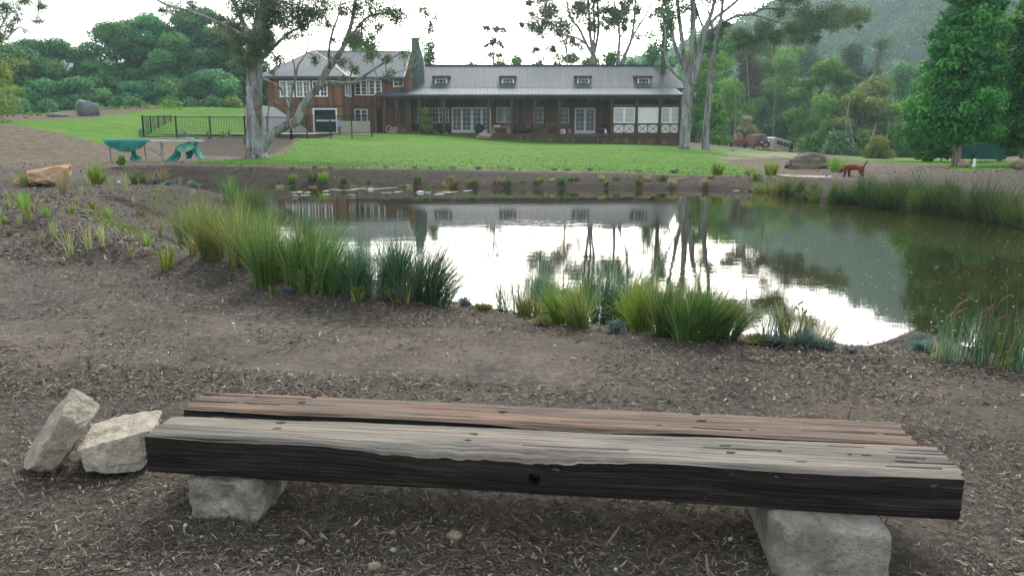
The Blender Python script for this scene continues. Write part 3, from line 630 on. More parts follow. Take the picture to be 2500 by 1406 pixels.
def stone(name, px, py, rpx, mat, seed, label, cat='stone', group=None, sq=(1, 1, .6), n=3, sink=.15, Y=None):
    g = gp(px, py) if Y is None else on(px, Y); r = rpx * mpp(g[1]); V, F = lumps(n, seed); V = V * np.array(sq) * r
    c = g + np.array([0, r * sq[1] * .7, r * sq[2] * (1 - sink) * .8]); return tag(meshobj(name, V + c, F, mat, smooth=True, origin=c), label, cat, group)
for i, (px, py, r, m) in enumerate([(835,1312,8,M_PEB),(958,1312,10,M_PEBO),(960,1352,10,M_PEB),(1110,1322,22,M_PEBO),(912,1392,17,M_PEBO),(735,1330,11,M_PEBO),(905,1238,6,M_PEB),(826,1348,6,M_PEB),(800,1340,7,M_PEBO),(1218,1355,6,M_PEBO),(715,1348,5,M_PEBO)]):
    o = stone('pebble', px, py, r, m, i * 1.7, 'pebble on the mulch in front of the bench, ' + ['pale upper one left of centre', 'upper tan one of the stacked pair', 'pale lower one of the stacked pair', 'widest flat tan clod', 'tan one at the bottom edge', 'tan, leftmost medium', 'pale, in the bench shadow', 'tiny pale one lower left', 'tiny tan, lower left', 'tiny tan one furthest right', 'tiny tan, leftmost'][i], 'pebble', 'pebbles in front of the bench', (1, .8, .7), 2)
def gravel():
    rng = np.random.default_rng(8); Vs = []; Fs = []; nb = 0; V0, F0 = lumps(1, 3); F0 = np.array(F0); n = 1900
    Y = 1.6 * (26 / 1.6) ** rng.uniform(0, 1, n); X = rng.uniform(-1, 1, n) * (Y * .7 + .3); s = shore_sd(X, Y); k = (s > .1); X, Y = X[k], Y[k]; Z = gz(X, Y)
    for x, y, z in zip(X, Y, Z):
        r = .0012 + .006 * rng.uniform(0, 1) ** 2.5; r *= (1 + y * .13); Vs.append(V0 * r * rng.uniform(.6, 1.2, 3) + (x, y, z + r * .4)); Fs.append(F0 + nb); nb += len(V0)
    o = meshobj('gravel', np.concatenate(Vs), np.concatenate(Fs), leafmat('pale grit', [(.2,.17,.13),(.5,.47,.42),(.75,.73,.7)], 0, .8), rnd=np.repeat(rng.uniform(0, 1, len(X)), len(F0)))
    tag(o, 'tiny pale grit and pebbles scattered through the mulch', 'gravel', kind='stuff')
gravel()
def floaters():
    rng = np.random.default_rng(18); n = 950; Y = 6 * (24 / 6) ** rng.uniform(0, 1, n); X = rng.uniform(-.2, 1, n) * Y * .66; k = (shore_sd(X, Y) < -.3) & (rng.uniform(0, 1, n) < .25 + .75 * (X / Y > .28)); X, Y = X[k], Y[k]; n = len(X)
    C = np.c_[X, Y, np.full(n, .004)]; a = rng.uniform(0, 6.28, n); L = rng.uniform(.008, .022, n)
    d = np.c_[np.cos(a), np.sin(a), 0 * a] * L[:, None]; w = np.c_[-np.sin(a), np.cos(a), 0 * a] * (L * .4)[:, None]
    V = np.stack([C - d, C + w, C + d, C - w], 1).reshape(-1, 3); F = np.arange(4 * n).reshape(-1, 4)[:, ::-1]
    tag(meshobj('floating_petals', V, F, leafmat('floating petal', [(.2,.2,.15),(.5,.5,.45),(.7,.7,.66)], 0, .6), rnd=rng.uniform(0, 1, n)), 'tiny pale petals and bits floating on the pond', 'petals', kind='stuff')
floaters()
# ------------------------------------------------------------------ house
def hx(px, Y, py=250): return at(px, py, Y)[0]
def hz(py, Y): return at(1250, py, Y)[2]
YF, YW, YR = 66.0, 69.2, 73.4            # verandah front, back wall, ridge
FLOOR = hz(327, YF)
M_TRIM = paint('brown timber trim', (.115,.065,.045), .75, .2, .25, 3); M_DECK = paint('deck boards', (.13,.08,.055), .8, .2, .2, 5)
M_GUT = paint('dark slate gutter', (.055,.075,.09), .4, .4, .15); M_CREAM = paint('cream panel', (.5,.48,.42), .7, .3, .1)
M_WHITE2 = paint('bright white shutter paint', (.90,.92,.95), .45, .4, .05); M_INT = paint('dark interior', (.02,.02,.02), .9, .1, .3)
M_CURT = paint('pale curtain', (.42,.43,.43), .9, .1, .15, 8)
GH = at(1000, 340, YF)
house = empty('house', (hx(1250, YW), YW, 1.0), 'long brown timber homestead with grey metal roof, dormers, verandah and two storey wing', 'house')
def ribbed(name, x0, x1, yz0, yz1, pitch=.22, h=.018, parent=house, mat=None, trim=None, label=None):
    """metal sheet from eave (y,z) to ridge (y,z) with standing ribs across x; trim(x)->(t0,t1) fraction limits"""
    n = int((x1 - x0) / pitch); V = []; F = []
    e = np.array([0, yz0[0], yz0[1]]); r = np.array([0, yz1[0], yz1[1]]); sl = r - e; nrm = np.array([0, -sl[2], sl[1]]); nrm /= np.linalg.norm(nrm)
    xs = []; 
    for i in range(n):
        a = x0 + (x1 - x0) * i / n; w = (x1 - x0) / n; xs += [(a, 0), (a + w * .62, 0), (a + w * .72, h), (a + w * .9, h)]
    xs.append((x1, 0))
    for x, hh in xs:
        t0, t1 = trim(x) if trim else (0, 1)
        for t in (t0, t1): p = e + sl * t + nrm * hh; V.append((x, p[1], p[2]))
    for i in range(len(xs) - 1): F.append([2*i, 2*i+2, 2*i+3, 2*i+1])
    m = len(V); V = V + [(v[0], v[1], v[2] - .12) for v in V]
    for i in range(len(xs) - 1): F.append([m+2*i, m+2*i+1, m+2*i+3, m+2*i+2]); F.append([2*i, m+2*i, m+2*i+2, 2*i+2])
    k = len(xs) - 1; F += [[0, 1, m+1, m], [2*k+1, 2*k, m+2*k, m+2*k+1]]
    o = meshobj(name, V, F, mat or M_ROOF, parent); 
    if label: o['label'] = label
    return o
# --- long wing
XL, XR = hx(968, YF), hx(1664, YF)
wl = MB(); wl.box(hx(940, YW), XR - .1, YW, YW + 8.2, .2, hz(219, YW) + .02); wl.build('wall', M_WALL, house)['label'] = 'brown board wall of the long wing'
MW = hz(216, YW)
RZ = hz(161, YR)
ribbed('roof', hx(1012, YR), hx(1668, YW), (YW - .25, MW), (YR, RZ))['label'] = 'long grey ribbed metal roof'
rb = MB(); rb.add([(hx(1012,YR), YR+.0, RZ-.02), (hx(1668,YW), YR, RZ-.02), (hx(1668,YW), YR+4.5, MW-.3), (hx(1012,YR), YR+4.5, MW-.3)], [(0,1,2,3)]); 
rb.box(hx(1010, YR), hx(1668, YW), YR - .12, YR + .12, RZ + .0, RZ + .09); rb.build('roof_ridge', M_GUT, house)
gb = MB(); gb.prism([(0,0)]*0 + [(0,0),(1,0),(1,1)], 0, .1) if False else None
gb = MB(); xg = hx(1664, YW) - .05
gb.add([(xg, YW, .2), (xg, YR + 4.4, .2), (xg, YR + 4.4, MW - .4), (xg, YR, RZ - .12), (xg, YW - .1, MW - .1), (xg-.15, YW, .2), (xg-.15, YR + 4.4, .2), (xg-.15, YR + 4.4, MW - .4), (xg-.15, YR, RZ - .12), (xg-.15, YW - .1, MW - .1)],
       [(0,1,2,3,4),(9,8,7,6,5),(0,4,9,5),(4,3,8,9),(3,2,7,8)]); gb.build('gable_wall', M_WALL, house)
# verandah roof
VZ = hz(232, YF - .35)
ribbed('verandah_roof', hx(918, YF), hx(1664, YF) + .1, (YF - .35, VZ), (YW - .05, MW + .02), .3, .012, label='lower pitched grey verandah roof')
g = MB(); g.box(hx(916, YF), hx(1664, YF) + .15, YF - .47, YF - .35, VZ - .13, VZ + .02); g.build('gutter', M_GUT, house)
g = MB(); g.box(hx(930, YF), XR, YF, YF + .16, hz(243, YF), hz(235.5, YF)); g.build('verandah_beam', M_TRIM, house)
g = MB()
for k in range(34):
    x = XL + .3 + k * (XR - XL - .4) / 33; g.box(x, x + .06, YF + .17, YW - .02, hz(246, YF), hz(240, YF))
g.build('rafters', M_TRIM, house)
g = MB(); g.box(XL - 1.0, XR, YF + .05, YW, FLOOR - .16, FLOOR); g.box(XL - 1.0, XR, YF - .02, YF + .05, FLOOR - .18, FLOOR + .004); g.build('verandah_deck', M_DECK, house)
g = MB(); g.box(XL - 1.0, XR - .03, YF + .12, YF + .3, -.2, FLOOR - .165); g.build('plinth', M_BRICK, house)
for px in (939, 968, 1024, 1083, 1192, 1249, 1306, 1366, 1495, 1555, 1612, 1661):
    g = MB(); x = hx(px, YF); z0 = gz(x, YF - .1) - .2; big = px in (939, 968, 1192, 1366, 1612); w = .105 if big else .095
    g.box(x - w, x + w, YF - .06 - (.05 if big else 0), YF - .02 + w * 2 - .04, z0, hz(242.5, YF))
    for s_ in (-1, 1): g.bar((x, YF + .04, hz(256, YF)), (x + s_ * .45, YF + .04, hz(243.5, YF)), .05)
    g.build('verandah_post', M_POST, house)
# --- windows and doors
def window(px0, px1, py0, py1, Y, cols, rows, sashes=1, name='window', parent=house, fw=.055, glass=None, curtain=False, mat=None, xs=None, rail=0, depth=.07):
    x0, x1 = xs or (hx(px0, Y, (py0 + py1) / 2), hx(px1, Y, (py0 + py1) / 2)); z1, z0 = hz(py0, Y), hz(py1, Y)
    g = MB(); yf = Y - depth; 
    g.box(x0, x1, yf, Y, z1 - fw, z1); g.box(x0 - .03, x1 + .03, yf - .03, Y, z0, z0 + fw); g.box(x0, x0 + fw, yf, Y, z0 + fw, z1 - fw); g.box(x1 - fw, x1, yf, Y, z0 + fw, z1 - fw)
    sw = (x1 - x0) / sashes
    for s_ in range(sashes):
        a, b = x0 + s_ * sw, x0 + (s_ + 1) * sw; f2 = fw * .8
        if s_ > 0: g.box(a - f2, a + f2, yf + .002, Y, z0 + fw, z1 - fw)
        if rail: g.box(a + f2, b - f2, yf + .01, Y, z0 + fw, z0 + fw + rail)
        for c in range(1, cols): x = a + (b - a) * c / cols; g.box(x - .014, x + .014, yf + .02, Y - .015, z0 + fw + rail, z1 - fw)
        for r in range(1, rows): z = z0 + rail + (z1 - z0 - rail) * r / rows; g.box(a + f2, b - f2, yf + .024, Y - .019, z - .014, z + .014)
    w = g.build(name, mat or M_WHITE, parent)
    p = MB(); p.box(x0 + fw * .9, x1 - fw * .9, Y - .022, Y - .01, z0 + fw * .9, z1 - fw * .9); p.build('pane', glass or M_GLASS, w)
    if curtain:
        c = MB()
        for s_ in range(sashes):
            a = x0 + s_ * sw + .1; 
            for q in range(6): c.box(a + q * .03, a + q * .03 + .02, Y - .03, Y - .0225, z0 + .1, z1 - .1)
        c.build('curtain', M_CURT, w)
    return w
M_GL2 = m_glass('reflective window glass', (.05,.07,.08), .04); M_GLC = m_glass('curtained window glass', (.13,.16,.17), .1)
window(996, 1046, 264, 300, YW, 3, 3, 2); window(1047, 1096, 264, 300, YW, 3, 3, 2)
window(1103, 1152, 263, 325, YW, 2, 5, 2, 'french_door', fw=.11, rail=.15, glass=M_GL2); window(1152.5, 1199, 263, 325, YW, 2, 5, 2, 'french_door', fw=.11, rail=.15, glass=M_GL2)
window(1212, 1250, 263, 300, YW, 1, 1, 2, glass=M_GLC); window(1302, 1326, 264, 301, YW, 2, 3); window(1365, 1389, 264, 301, YW, 2, 3)
window(1403, 1453, 264, 328, YW, 2, 5, 2, 'french_door', fw=.12, rail=.2, glass=M_GL2)
# dormers
for px in (1077, 1240, 1424, 1571):
    Yd = YW + .75; x0, x1 = hx(px - 18, Yd, 200), hx(px + 18, Yd, 200); zt, zbm = hz(189, Yd), hz(213, Yd)
    g = MB(); g.hexa([(x0, Yd, zbm), (x1, Yd, zbm), (x1, Yd + 2.6, zbm + 1.2), (x0, Yd + 2.6, zbm + 1.2), (x0, Yd, zt), (x1, Yd, zt), (x1, Yd + 2.6, zt + .1), (x0, Yd + 2.6, zt + .1)]); dm = g.build('dormer', M_WALL, house)
    w_ = window(px - 15, px + 15, 191, 212, Yd - .06, 3, 2, fw=.13, name='window', parent=dm, mat=M_WHITE2)
    g = MB(); g.hexa([(x0 - .12, Yd - .25, zt - .0), (x1 + .12, Yd - .25, zt), (x1 + .12, Yd + 2.8, zt + .16), (x0 - .12, Yd + 2.8, zt + .16), (x0 - .12, Yd - .25, zt + .1), (x1 + .12, Yd - .25, zt + .1), (x1 + .12, Yd + 2.8, zt + .26), (x0 - .12, Yd + 2.8, zt + .26)]); g.build('dormer_roof', M_ROOF, dm)
    g = MB(); g.box(x0 - .1, x1 + .1, Yd - .28, Yd - .23, zt - .12, zt - .005); g.build('fascia', M_TRIM, dm)
# shuttered bays
def bay(pa, pb, tilt):
    x0, x1 = hx(pa, YF), hx(pb, YF); z1, z0 = hz(263, YF), hz(301.5, YF); xm = (x0 + x1) / 2; y = YF + .03
    f = MB(); fw = .09
    for a, b in ((x0, xm), (xm, x1)):
        f.box(a, b, y, y + .07, z1 - fw, z1); f.box(a, b, y, y + .07, z0, z0 + fw); f.box(a, a + fw, y, y + .07, z0 + fw, z1 - fw); f.box(b - fw, b, y, y + .07, z0 + fw, z1 - fw)
    s_ = f.build('shutter', M_WHITE2, house)
    for a, b, tl in ((x0, xm, tilt[0]), (xm, x1, tilt[1])):
        lv = MB(); n = 11
        for k in range(n):
            z = z0 + fw + (z1 - z0 - 2 * fw) * (k + .5) / n; h = .055 if tl else .026
            lv.hexa([(a+fw, y+.01, z-h), (b-fw, y+.01, z-h), (b-fw, y+.03, z-h), (a+fw, y+.03, z-h), (a+fw, y+.035, z+h), (b-fw, y+.035, z+h), (b-fw, y+.055, z+h), (a+fw, y+.055, z+h)])
        lv.build('louvres', M_WHITE2, s_)
    g = MB(); g.box(x0, x1, YF + .22, YF + .24, z0 - .1, z1 + .1); 
    g.build('shutter_backing', paint('dim blind', (.16,.17,.18), .9, .1, .1), s_)
    g = MB(); za, zb_ = hz(303.5, YF), hz(326, YF); g.box(x0, x1, y + .05, y + .09, zb_, za); p = g.build('panel', M_WHITE2, house); p['label'] = 'white panel with timber crosses below the shutters'
    g = MB(); g.box(x0, x1, y, y + .048, za - .05, za); g.box(x0, x1, y, y + .048, zb_, zb_ + .05); g.box(xm - .03, xm + .03, y, y + .048, zb_ + .05, za - .05); g.box(x0, x0 + .04, y, y + .048, zb_ + .05, za - .05); g.box(x1 - .04, x1, y, y + .048, zb_ + .05, za - .05)
    for a, b in ((x0 + .04, xm - .03), (xm + .03, x1 - .04)):
        g.bar((a, y + .02, zb_ + .05), (b, y + .02, za - .05), .05, .03); g.bar((a, y + .025, za - .05), (b, y + .025, zb_ + .05), .05, .03)
    g.build('cross_braces', M_POST, p)
    g = MB(); g.box(x0, x1, y + .0, y + .14, hz(262.3, YF), hz(256, YF)); g.build('lintel', M_TRIM, house)
bay(1499, 1551.5, (0, 0)); bay(1558.5, 1609, (1, 1)); bay(1616, 1661, (0, 0))
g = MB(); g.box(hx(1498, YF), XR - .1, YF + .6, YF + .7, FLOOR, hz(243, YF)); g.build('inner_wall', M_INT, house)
g = MB(); xa, xb = hx(1402, YF), hx(1459, YF)
for k in range(3): g.box(xa, xb, YF - .35 - .3 * k, YF - .06 - .3 * k, FLOOR - .22 * (k + 1) - .05, FLOOR - .22 * (k + 1))
for x in (xa - .05, xb): g.hexa([(x, YF-1.1, FLOOR-1.1), (x+.05, YF-1.1, FLOOR-1.1), (x+.05, YF-.03, FLOOR-1.1), (x, YF-.03, FLOOR-1.1), (x, YF-1.1, FLOOR-.62), (x+.05, YF-1.1, FLOOR-.62), (x+.05, YF-.03, FLOOR-.1), (x, YF-.03, FLOOR-.1)])
g.build('steps', paint('grey timber steps', (.17,.15,.14), .8, .2), house)
# --- two storey wing
Y1, Y2 = 63.0, 67.0
EA = hz(187, Y1 - .4); XA, XB = hx(655, Y1), hx(836, Y1); XC = hx(1003, Y2); BASE = .6
XB2 = hx(852, Y2); E2 = hz(189, Y2 - .4); BLT = hz(260, Y1)
g = MB(); g.box(XA, XB, Y1, Y1 + 14, BASE, EA + .1); g.build('wall', M_WALL, house)['label'] = 'front block wall of the two storey wing'
g = MB(); g.box(XB, XC, Y2, Y1 + 13.9, BASE, E2 + .1); g.build('wall', M_WALL, house)['label'] = 'recessed wall of the two storey wing'
# gable wall end on the right side, up to ridge
YRg = 71.5; ZR = hz(127, YRg)
# hip roof over left block: apex (765,123), ridge runs right to 1000
ax_, az_ = hx(765, YRg, 123), hz(124, YRg); xr = hx(1003, YRg, 130)
x0e = XA - .5; x1e = XB + .55; ye = Y1 - .45; ybk = 2 * YRg - ye
fr_ = hx(805, Y1 + 3.6, 150)
V = [(x0e, ye, EA), (x1e, ye, EA), (x0e, ybk, EA), (ax_, YRg, az_), (xr, YRg, ZR), (xr, Y2 - .4, E2), (x1e + .1, Y2 - .4, E2), (hx(806, Y1 + 3.4, 150), Y1 + 3.4, hz(151, Y1 + 3.4)), (xr, ybk, E2), (x0e, ye, EA-.16), (x1e, ye, EA-.16), (x0e, ybk, EA-.16), (xr, Y2-.4, E2-.16), (x1e+.1, Y2-.4, E2-.16)]
# main front-left slope, split around the small front hip
F = [[0, 1, 7, 3], [1, 6, 7], [7, 6, 5, 4, 3], [0, 3, 2], [2, 3, 4, 8], [0, 9, 10, 1], [0, 2, 11, 9], [6, 13, 12, 5], [1, 10, 13, 6]]
o = meshobj('roof', V, F, M_ROOF, house); o['label'] = 'hipped grey roof of the two storey wing'
g = MB(); g.box(x0e - .05, x1e + .05, ye - .12, ye - .003, EA - .17, EA + .01); g.box(x1e + .15, xr, Y2 - .53, Y2 - .405, E2 - .17, E2 + .01)
g.bar((x1e + .05, ye - .06, EA - .08), (x1e + .12, Y2 - .45, E2 - .08), .12, .15); g.build('gutter', M_GUT, house)
g = MB(); 
for a, b in ((V[3], V[0]), (V[3], V[7]), (V[3], V[4]), (V[7], V[1]), (V[4], V[5])): g.bar(a, b, .14, .07)
g.build('roof_capping', paint('pale ridge capping', (.2,.22,.24), .5, .4), house)
g = MB(); g.add([(xr - .12, Y2 - .3, E2 - .1), (xr - .12, YRg, ZR - .1), (xr - .12, ybk, E2 - .1), (xr - .12, ybk, 2), (xr - .12, Y2 - .3, 2)], [(0, 1, 2, 3, 4)])
g.add([(xr - .3, Y2 - .3, E2 - .1), (xr - .3, YRg, ZR - .1), (xr - .3, ybk, E2 - .1), (xr - .3, ybk, 2), (xr - .3, Y2 - .3, 2)], [(4, 3, 2, 1, 0)]); g.build('gable_wall', M_WALL, house)
g = MB(); g.box(XA - .06, XB + .06, Y1 - .06, Y1 - .003, hz(261.5, Y1), hz(257, Y1)); g.build('floor_band', M_TRIM, house); g = MB(); g.box(XB + .07, XC, Y2 - .06, Y2 - .003, hz(263, Y2), hz(258.5, Y2)); g.build('floor_band', M_TRIM, house)
g = MB(); g.box(XB - .001, XB + .12, Y1 - .05, Y1 + .08, BASE, EA - .02); g.build('corner_board', M_TRIM, house); g = MB(); g.box(XA - .1, XA, Y1 - .05, Y1 + .1, BASE, EA - .02); g.build('corner_board', M_TRIM, house)
window(683, 718, 198, 238, Y1, 2, 3, 2, fw=.08, glass=M_GLC, curtain=True, mat=M_WHITE2); window(723, 758, 198, 238, Y1, 2, 3, 2, fw=.08, mat=M_WHITE2, glass=M_GLC); window(763, 800, 198, 237, Y1, 2, 3, 2, fw=.08, mat=M_WHITE2)
window(866, 897, 196, 234, Y2, 1, 4, 2, fw=.09, mat=M_WHITE2); window(900, 932, 196, 234, Y2, 1, 4, 2, fw=.09, mat=M_WHITE2); window(960, 985, 190, 213, Y2, 2, 2, 1, fw=.08)
window(866, 898, 267, 300, Y2, 1, 3, 2, fw=.08)
# side window on the return wall
ys0, ys1 = Y1 + 1.1, Y1 + 3.2; z0, z1 = hz(237, Y1 + 2), hz(199, Y1 + 2)
g = MB(); xs = XB + .002
for (a, b, c, d) in ((ys0, ys1, z1 - .09, z1), (ys0, ys1, z0, z0 + .09), (ys0, ys0 + .09, z0 + .09, z1 - .09), (ys1 - .09, ys1, z0 + .09, z1 - .09), ((ys0 + ys1) / 2 - .05, (ys0 + ys1) / 2 + .05, z0 + .09, z1 - .09)): g.box(xs, xs + .09, a, b, c, d)
w_ = g.build('window', M_WHITE2, house); g = MB(); g.box(xs + .01, xs + .03, ys0 + .08, ys1 - .08, z0 + .08, z1 - .08); g.build('pane', M_GLC, w_)
# garage opening
w_ = window(765, 824, 265, 327, Y1, 1, 1, 1, 'garage_door', fw=.11, glass=M_INT)
g = MB(); g.box(hx(771, Y1), hx(818, Y1), Y1 - .062, Y1 - .03, hz(297, Y1), hz(293, Y1)); g.build('mid_rail', M_WHITE, w_)
g = MB(); g.box(hx(919, Y2), hx(931, Y2), Y2 - .04, Y2 - .003, hz(326, Y2), hz(266, Y2)); g.build('door', M_INT, house)
g = MB(); g.box(hx(836, Y1 + 1.5), hx(838.5, Y1 + 1.5), Y1 + .1, Y1 + .2, BASE, EA); g.build('downpipe', M_GUT, house)
# chimney, tapering, at the junction of the wings
Yc = 70.6; cb = [(hx(1009, Yc, 190), hx(1038, Yc, 190), hz(205, Yc)), (hx(1006, Yc, 150), hx(1035, Yc, 150), hz(150, Yc)), (hx(1005, Yc, 125), hx(1028, Yc, 125), hz(125, Yc)), (hx(1006, Yc, 95), hx(1021, Yc, 95), hz(98, Yc))]
g = MB()
for (a0, b0, z0), (a1, b1, z1) in zip(cb[:-1], cb[1:]):
    w0, w1 = (b0 - a0) / 2, (b1 - a1) / 2; g.hexa([(a0, Yc - w0, z0), (b0, Yc - w0, z0), (b0, Yc + w0, z0), (a0, Yc + w0, z0), (a1, Yc - w1, z1), (b1, Yc - w1, z1), (b1, Yc + w1, z1), (a1, Yc + w1, z1)])
g.box(cb[3][0] - .05, cb[3][1] + .05, Yc - .38, Yc + .38, cb[3][2], cb[3][2] + .12); ch = g.build('chimney', paint('blue grey chimney cladding', (.10,.15,.17), .6, .3, .15), house)
g = MB(); 
for (a0, b0, z0), (a1, b1, z1) in zip(cb[:-1], cb[1:]): g.bar((b0 + .02, Yc - .3, z0), (b1 + .02, Yc - .3, z1), .07)
g.build('flashing', M_WHITE, ch)
# outside stair wall on the left
g = MB(); Ys = Y1 - 1.2
g.prism([(hx(640, Ys), BASE), (hx(748, Ys), BASE), (hx(748, Ys), hz(318, Ys)), (hx(668, Ys), hz(262, Ys)), (hx(640, Ys), hz(258, Ys))], Ys, Ys + .2); sw = g.build('stair_wall', paint('white rendered wall', (.55,.56,.58), .8, .2, .06), None)
tag(sw, 'white rendered sloping stair wall against the two storey wing', 'wall')
g = MB(); g.bar((hx(660, Ys), Ys + .1, hz(240, Ys)), (hx(742, Ys), Ys + .1, hz(298, Ys)), .06); 
for k in range(6): px = 664 + k * 15; py = 243 + k * 10.4; g.bar((hx(px, Ys), Ys + .1, hz(py, Ys)), (hx(px, Ys), Ys + .1, hz(py + 22, Ys)), .04)
g.build('handrail', paint('tan timber rail', (.25,.17,.10), .7, .2), sw)
# things on the verandah
def thing_box(name, label, cat, px0, px1, py0, py1, Y, d, mat, extra=None, group=None):
    g = MB(); g.box(hx(px0, Y), hx(px1, Y), Y, Y + d, hz(py1, Y), hz(py0, Y)); 
    if extra: extra(g)
    return tag(g.build(name, mat, origin=(hx((px0+px1)/2, Y), Y, hz(py1, Y))), label, cat, group)
M_TW = paint('pale timber tabletop', (.36,.24,.14), .6, .3); M_BLK = paint('black vinyl', (.012,.015,.018), .5, .3); M_RED = paint('red box paint', (.4,.03,.03), .5)
Yt = YF + .8; t = empty('table', (hx(1223, Yt), Yt, FLOOR), 'long pale timber table with splayed legs on the verandah', 'table')
g = MB(); g.box(hx(1196, Yt), hx(1253, Yt), Yt, Yt + 1, hz(313, Yt), hz(309.5, Yt)); g.build('tabletop', M_TW, t)
for a, b, s_ in ((1199, 1207, -1), (1237, 1245, 1)):
    x0, x1 = hx(a, Yt), hx(b, Yt); g = MB(); g.hexa([(x0 - .12 * s_ * -1 - .1, Yt + .1, FLOOR), (x1 + .12, Yt + .1, FLOOR), (x1 + .12, Yt + .9, FLOOR), (x0 - .1, Yt + .9, FLOOR), (x0, Yt + .1, hz(313, Yt)), (x1, Yt + .1, hz(313, Yt)), (x1, Yt + .9, hz(313, Yt)), (x0, Yt + .9, hz(313, Yt))]); g.build('leg', M_TW, t)
thing_box('book', 'white papers lying on the verandah table', 'papers', 1206, 1222, 306.5, 309.3, Yt + .3, .3, M_WHITE2)
thing_box('tray', 'blue tray standing on the verandah table', 'tray', 1231, 1243, 305.5, 309.3, Yt + .3, .3, paint('blue plastic', (.06,.2,.32)))
def lumpthing(name, label, cat, pxc, pybase, wpx, hpx, Y, mat, seed, sq=.6, group=None, sub=3, zbase=None):
    V, F = lumps(sub, seed); m = mpp(Y); V = V * np.array([wpx / 2 * m, wpx / 2 * m * sq, hpx / 2 * m]) * .82; zb_ = hz(pybase, Y) if zbase is None else zbase; c = np.array([hx(pxc, Y), Y, zb_ + hpx * m * .42])
    V = V + c; V[:, 2] = np.maximum(V[:, 2], zb_ - .02); return tag(meshobj(name, V, F, mat, smooth=True, origin=(c[0], c[1], zb_)), label, cat, group)
M_COVER = paint('dark teal barbecue cover', (.018,.04,.045), .6, .3)
lumpthing('barbecue', 'large barbecue under a dark teal cover on the verandah', 'barbecue', 1278, 327, 48, 33, YF + 1.4, M_COVER, 4, .5, zbase=FLOOR)
def chair(px, Y, label, mat, w=.5, rz=0):
    x = hx(px, Y); t = empty('chair', (x, Y, FLOOR), label, 'chair', 'dark outdoor chairs on the verandah')
    g = MB(); g.box(x - w/2, x + w/2, Y - .25, Y + .25, FLOOR + .40, FLOOR + .46); g.build('seat', mat, t)
    g = MB(); g.hexa([(x-w/2, Y+.2, FLOOR+.462), (x+w/2, Y+.2, FLOOR+.462), (x+w/2, Y+.25, FLOOR+.462), (x-w/2, Y+.25, FLOOR+.462), (x-w/2+.04, Y+.3, FLOOR+.95), (x+w/2-.04, Y+.3, FLOOR+.95), (x+w/2-.04, Y+.35, FLOOR+.95), (x-w/2+.04, Y+.35, FLOOR+.95)]); g.build('backrest', mat, t)
    for sx in (-1, 1):
        for sy in (-1, 1): g = MB(); g.bar((x + sx*(w/2-.03), Y + sy*.22, FLOOR), (x + sx*(w/2-.03), Y + sy*.22, FLOOR+.4), .04); g.build('leg', M_TRIM, t)
        g = MB(); g.box(x + sx*w/2 - .025, x + sx*w/2 + .025, Y - .22, Y + .2, FLOOR + .62, FLOOR + .66); g.build('armrest', M_TRIM, t)
M_CH = paint('brown slatted chair timber', (.12,.07,.045), .7)
for px, lb in ((1290, 'pale framed chair in front of the covered barbecue'), (1340, 'timber chair just right of the middle verandah post'), (1354, 'dark chair beside the white box on the verandah')): chair(px, YF + .7, lb, M_CH)
for k, (px, w_) in enumerate(((1000, 20), (1025, 19), (1052, 21), (1072, 20), (1093, 18), (1170, 26))):
    lumpthing('potted_shrub' if k % 2 else 'covered_chair', 'dark rounded garden chair by the verandah windows, %s' % ['leftmost of the row', 'second from the left', 'third, under the window sill', 'fourth, left of the brown post', 'just left of the french doors', 'in front of the french doors'][k], 'chair', px, 326, w_, 28, YF + 1.2, M_BLK if k != 5 else M_COVER, 20 + k, .7, 'dark chairs along the verandah', zbase=FLOOR)
thing_box('storage_box', 'white box with dark printed mark on the verandah edge', 'box', 1368, 1381, 316, 328, YF + .3, .4, M_WHITE2)
g = MB(); yb = YF + .296
for (a, b, c, d) in ((1371, 1373, 319, 325), (1373, 1377, 319, 320.5), (1375, 1377, 320.5, 323), (1373, 1376, 323.5, 325)): g.box(hx(a, yb), hx(b, yb), yb - .002, yb + .003, hz(d, yb), hz(c, yb))
mk = g.build('printed_mark', paint('dark blue ink', (.03,.06,.12)), None); sb = bpy.data.objects['storage_box']; mk.parent = sb; mk.location = Vector(mk.location) - sb.location
thing_box('cardboard_box', 'brown cardboard box right of the white box on the verandah', 'box', 1388, 1396, 315, 327, YF + .3, .3, paint('cardboard', (.28,.18,.11)))
thing_box('stool', 'small square timber stool with a dark opening on the verandah', 'stool', 1320, 1339, 313, 327, YF + .5, .4, M_CH)
lumpthing('motor_mower', 'red and black garden machine parked by the lattice bay', 'mower', 1474, 328, 28, 24, YF + .9, paint('mower red and black', (.05,.02,.025), .5, .4, .8, 30), 44, .6, zbase=FLOOR)
lumpthing('gnome', 'small white and red figurine on the verandah edge', 'figurine', 1480, 328, 8, 13, YF + .25, M_WHITE2, 50, .8, zbase=FLOOR)
g = MB(); 
for k in range(3): 
    th = np.linspace(0, 2*np.pi, 15); c = at(950 + k * 8, 316 + (k % 2) * 3, YF - .5); r = .26 - .05 * k; g.tube([(c[0] + r*math.cos(t), c[1] + .1 * k, c[2] + r*math.sin(t)) for t in th], .035, 6)
for a, b in (((946, 325), (958, 312)), ((955, 325), (968, 314)), ((946, 322), (970, 324))): g.bar(at(*a, YF - .5), at(*b, YF - .4), .05)
tag(g.build('garden_sculpture', paint('bleached wood', (.45,.42,.38)), origin=at(955, 326, YF - .5)), 'tangle of bleached driftwood hoops beside the first verandah post', 'sculpture')
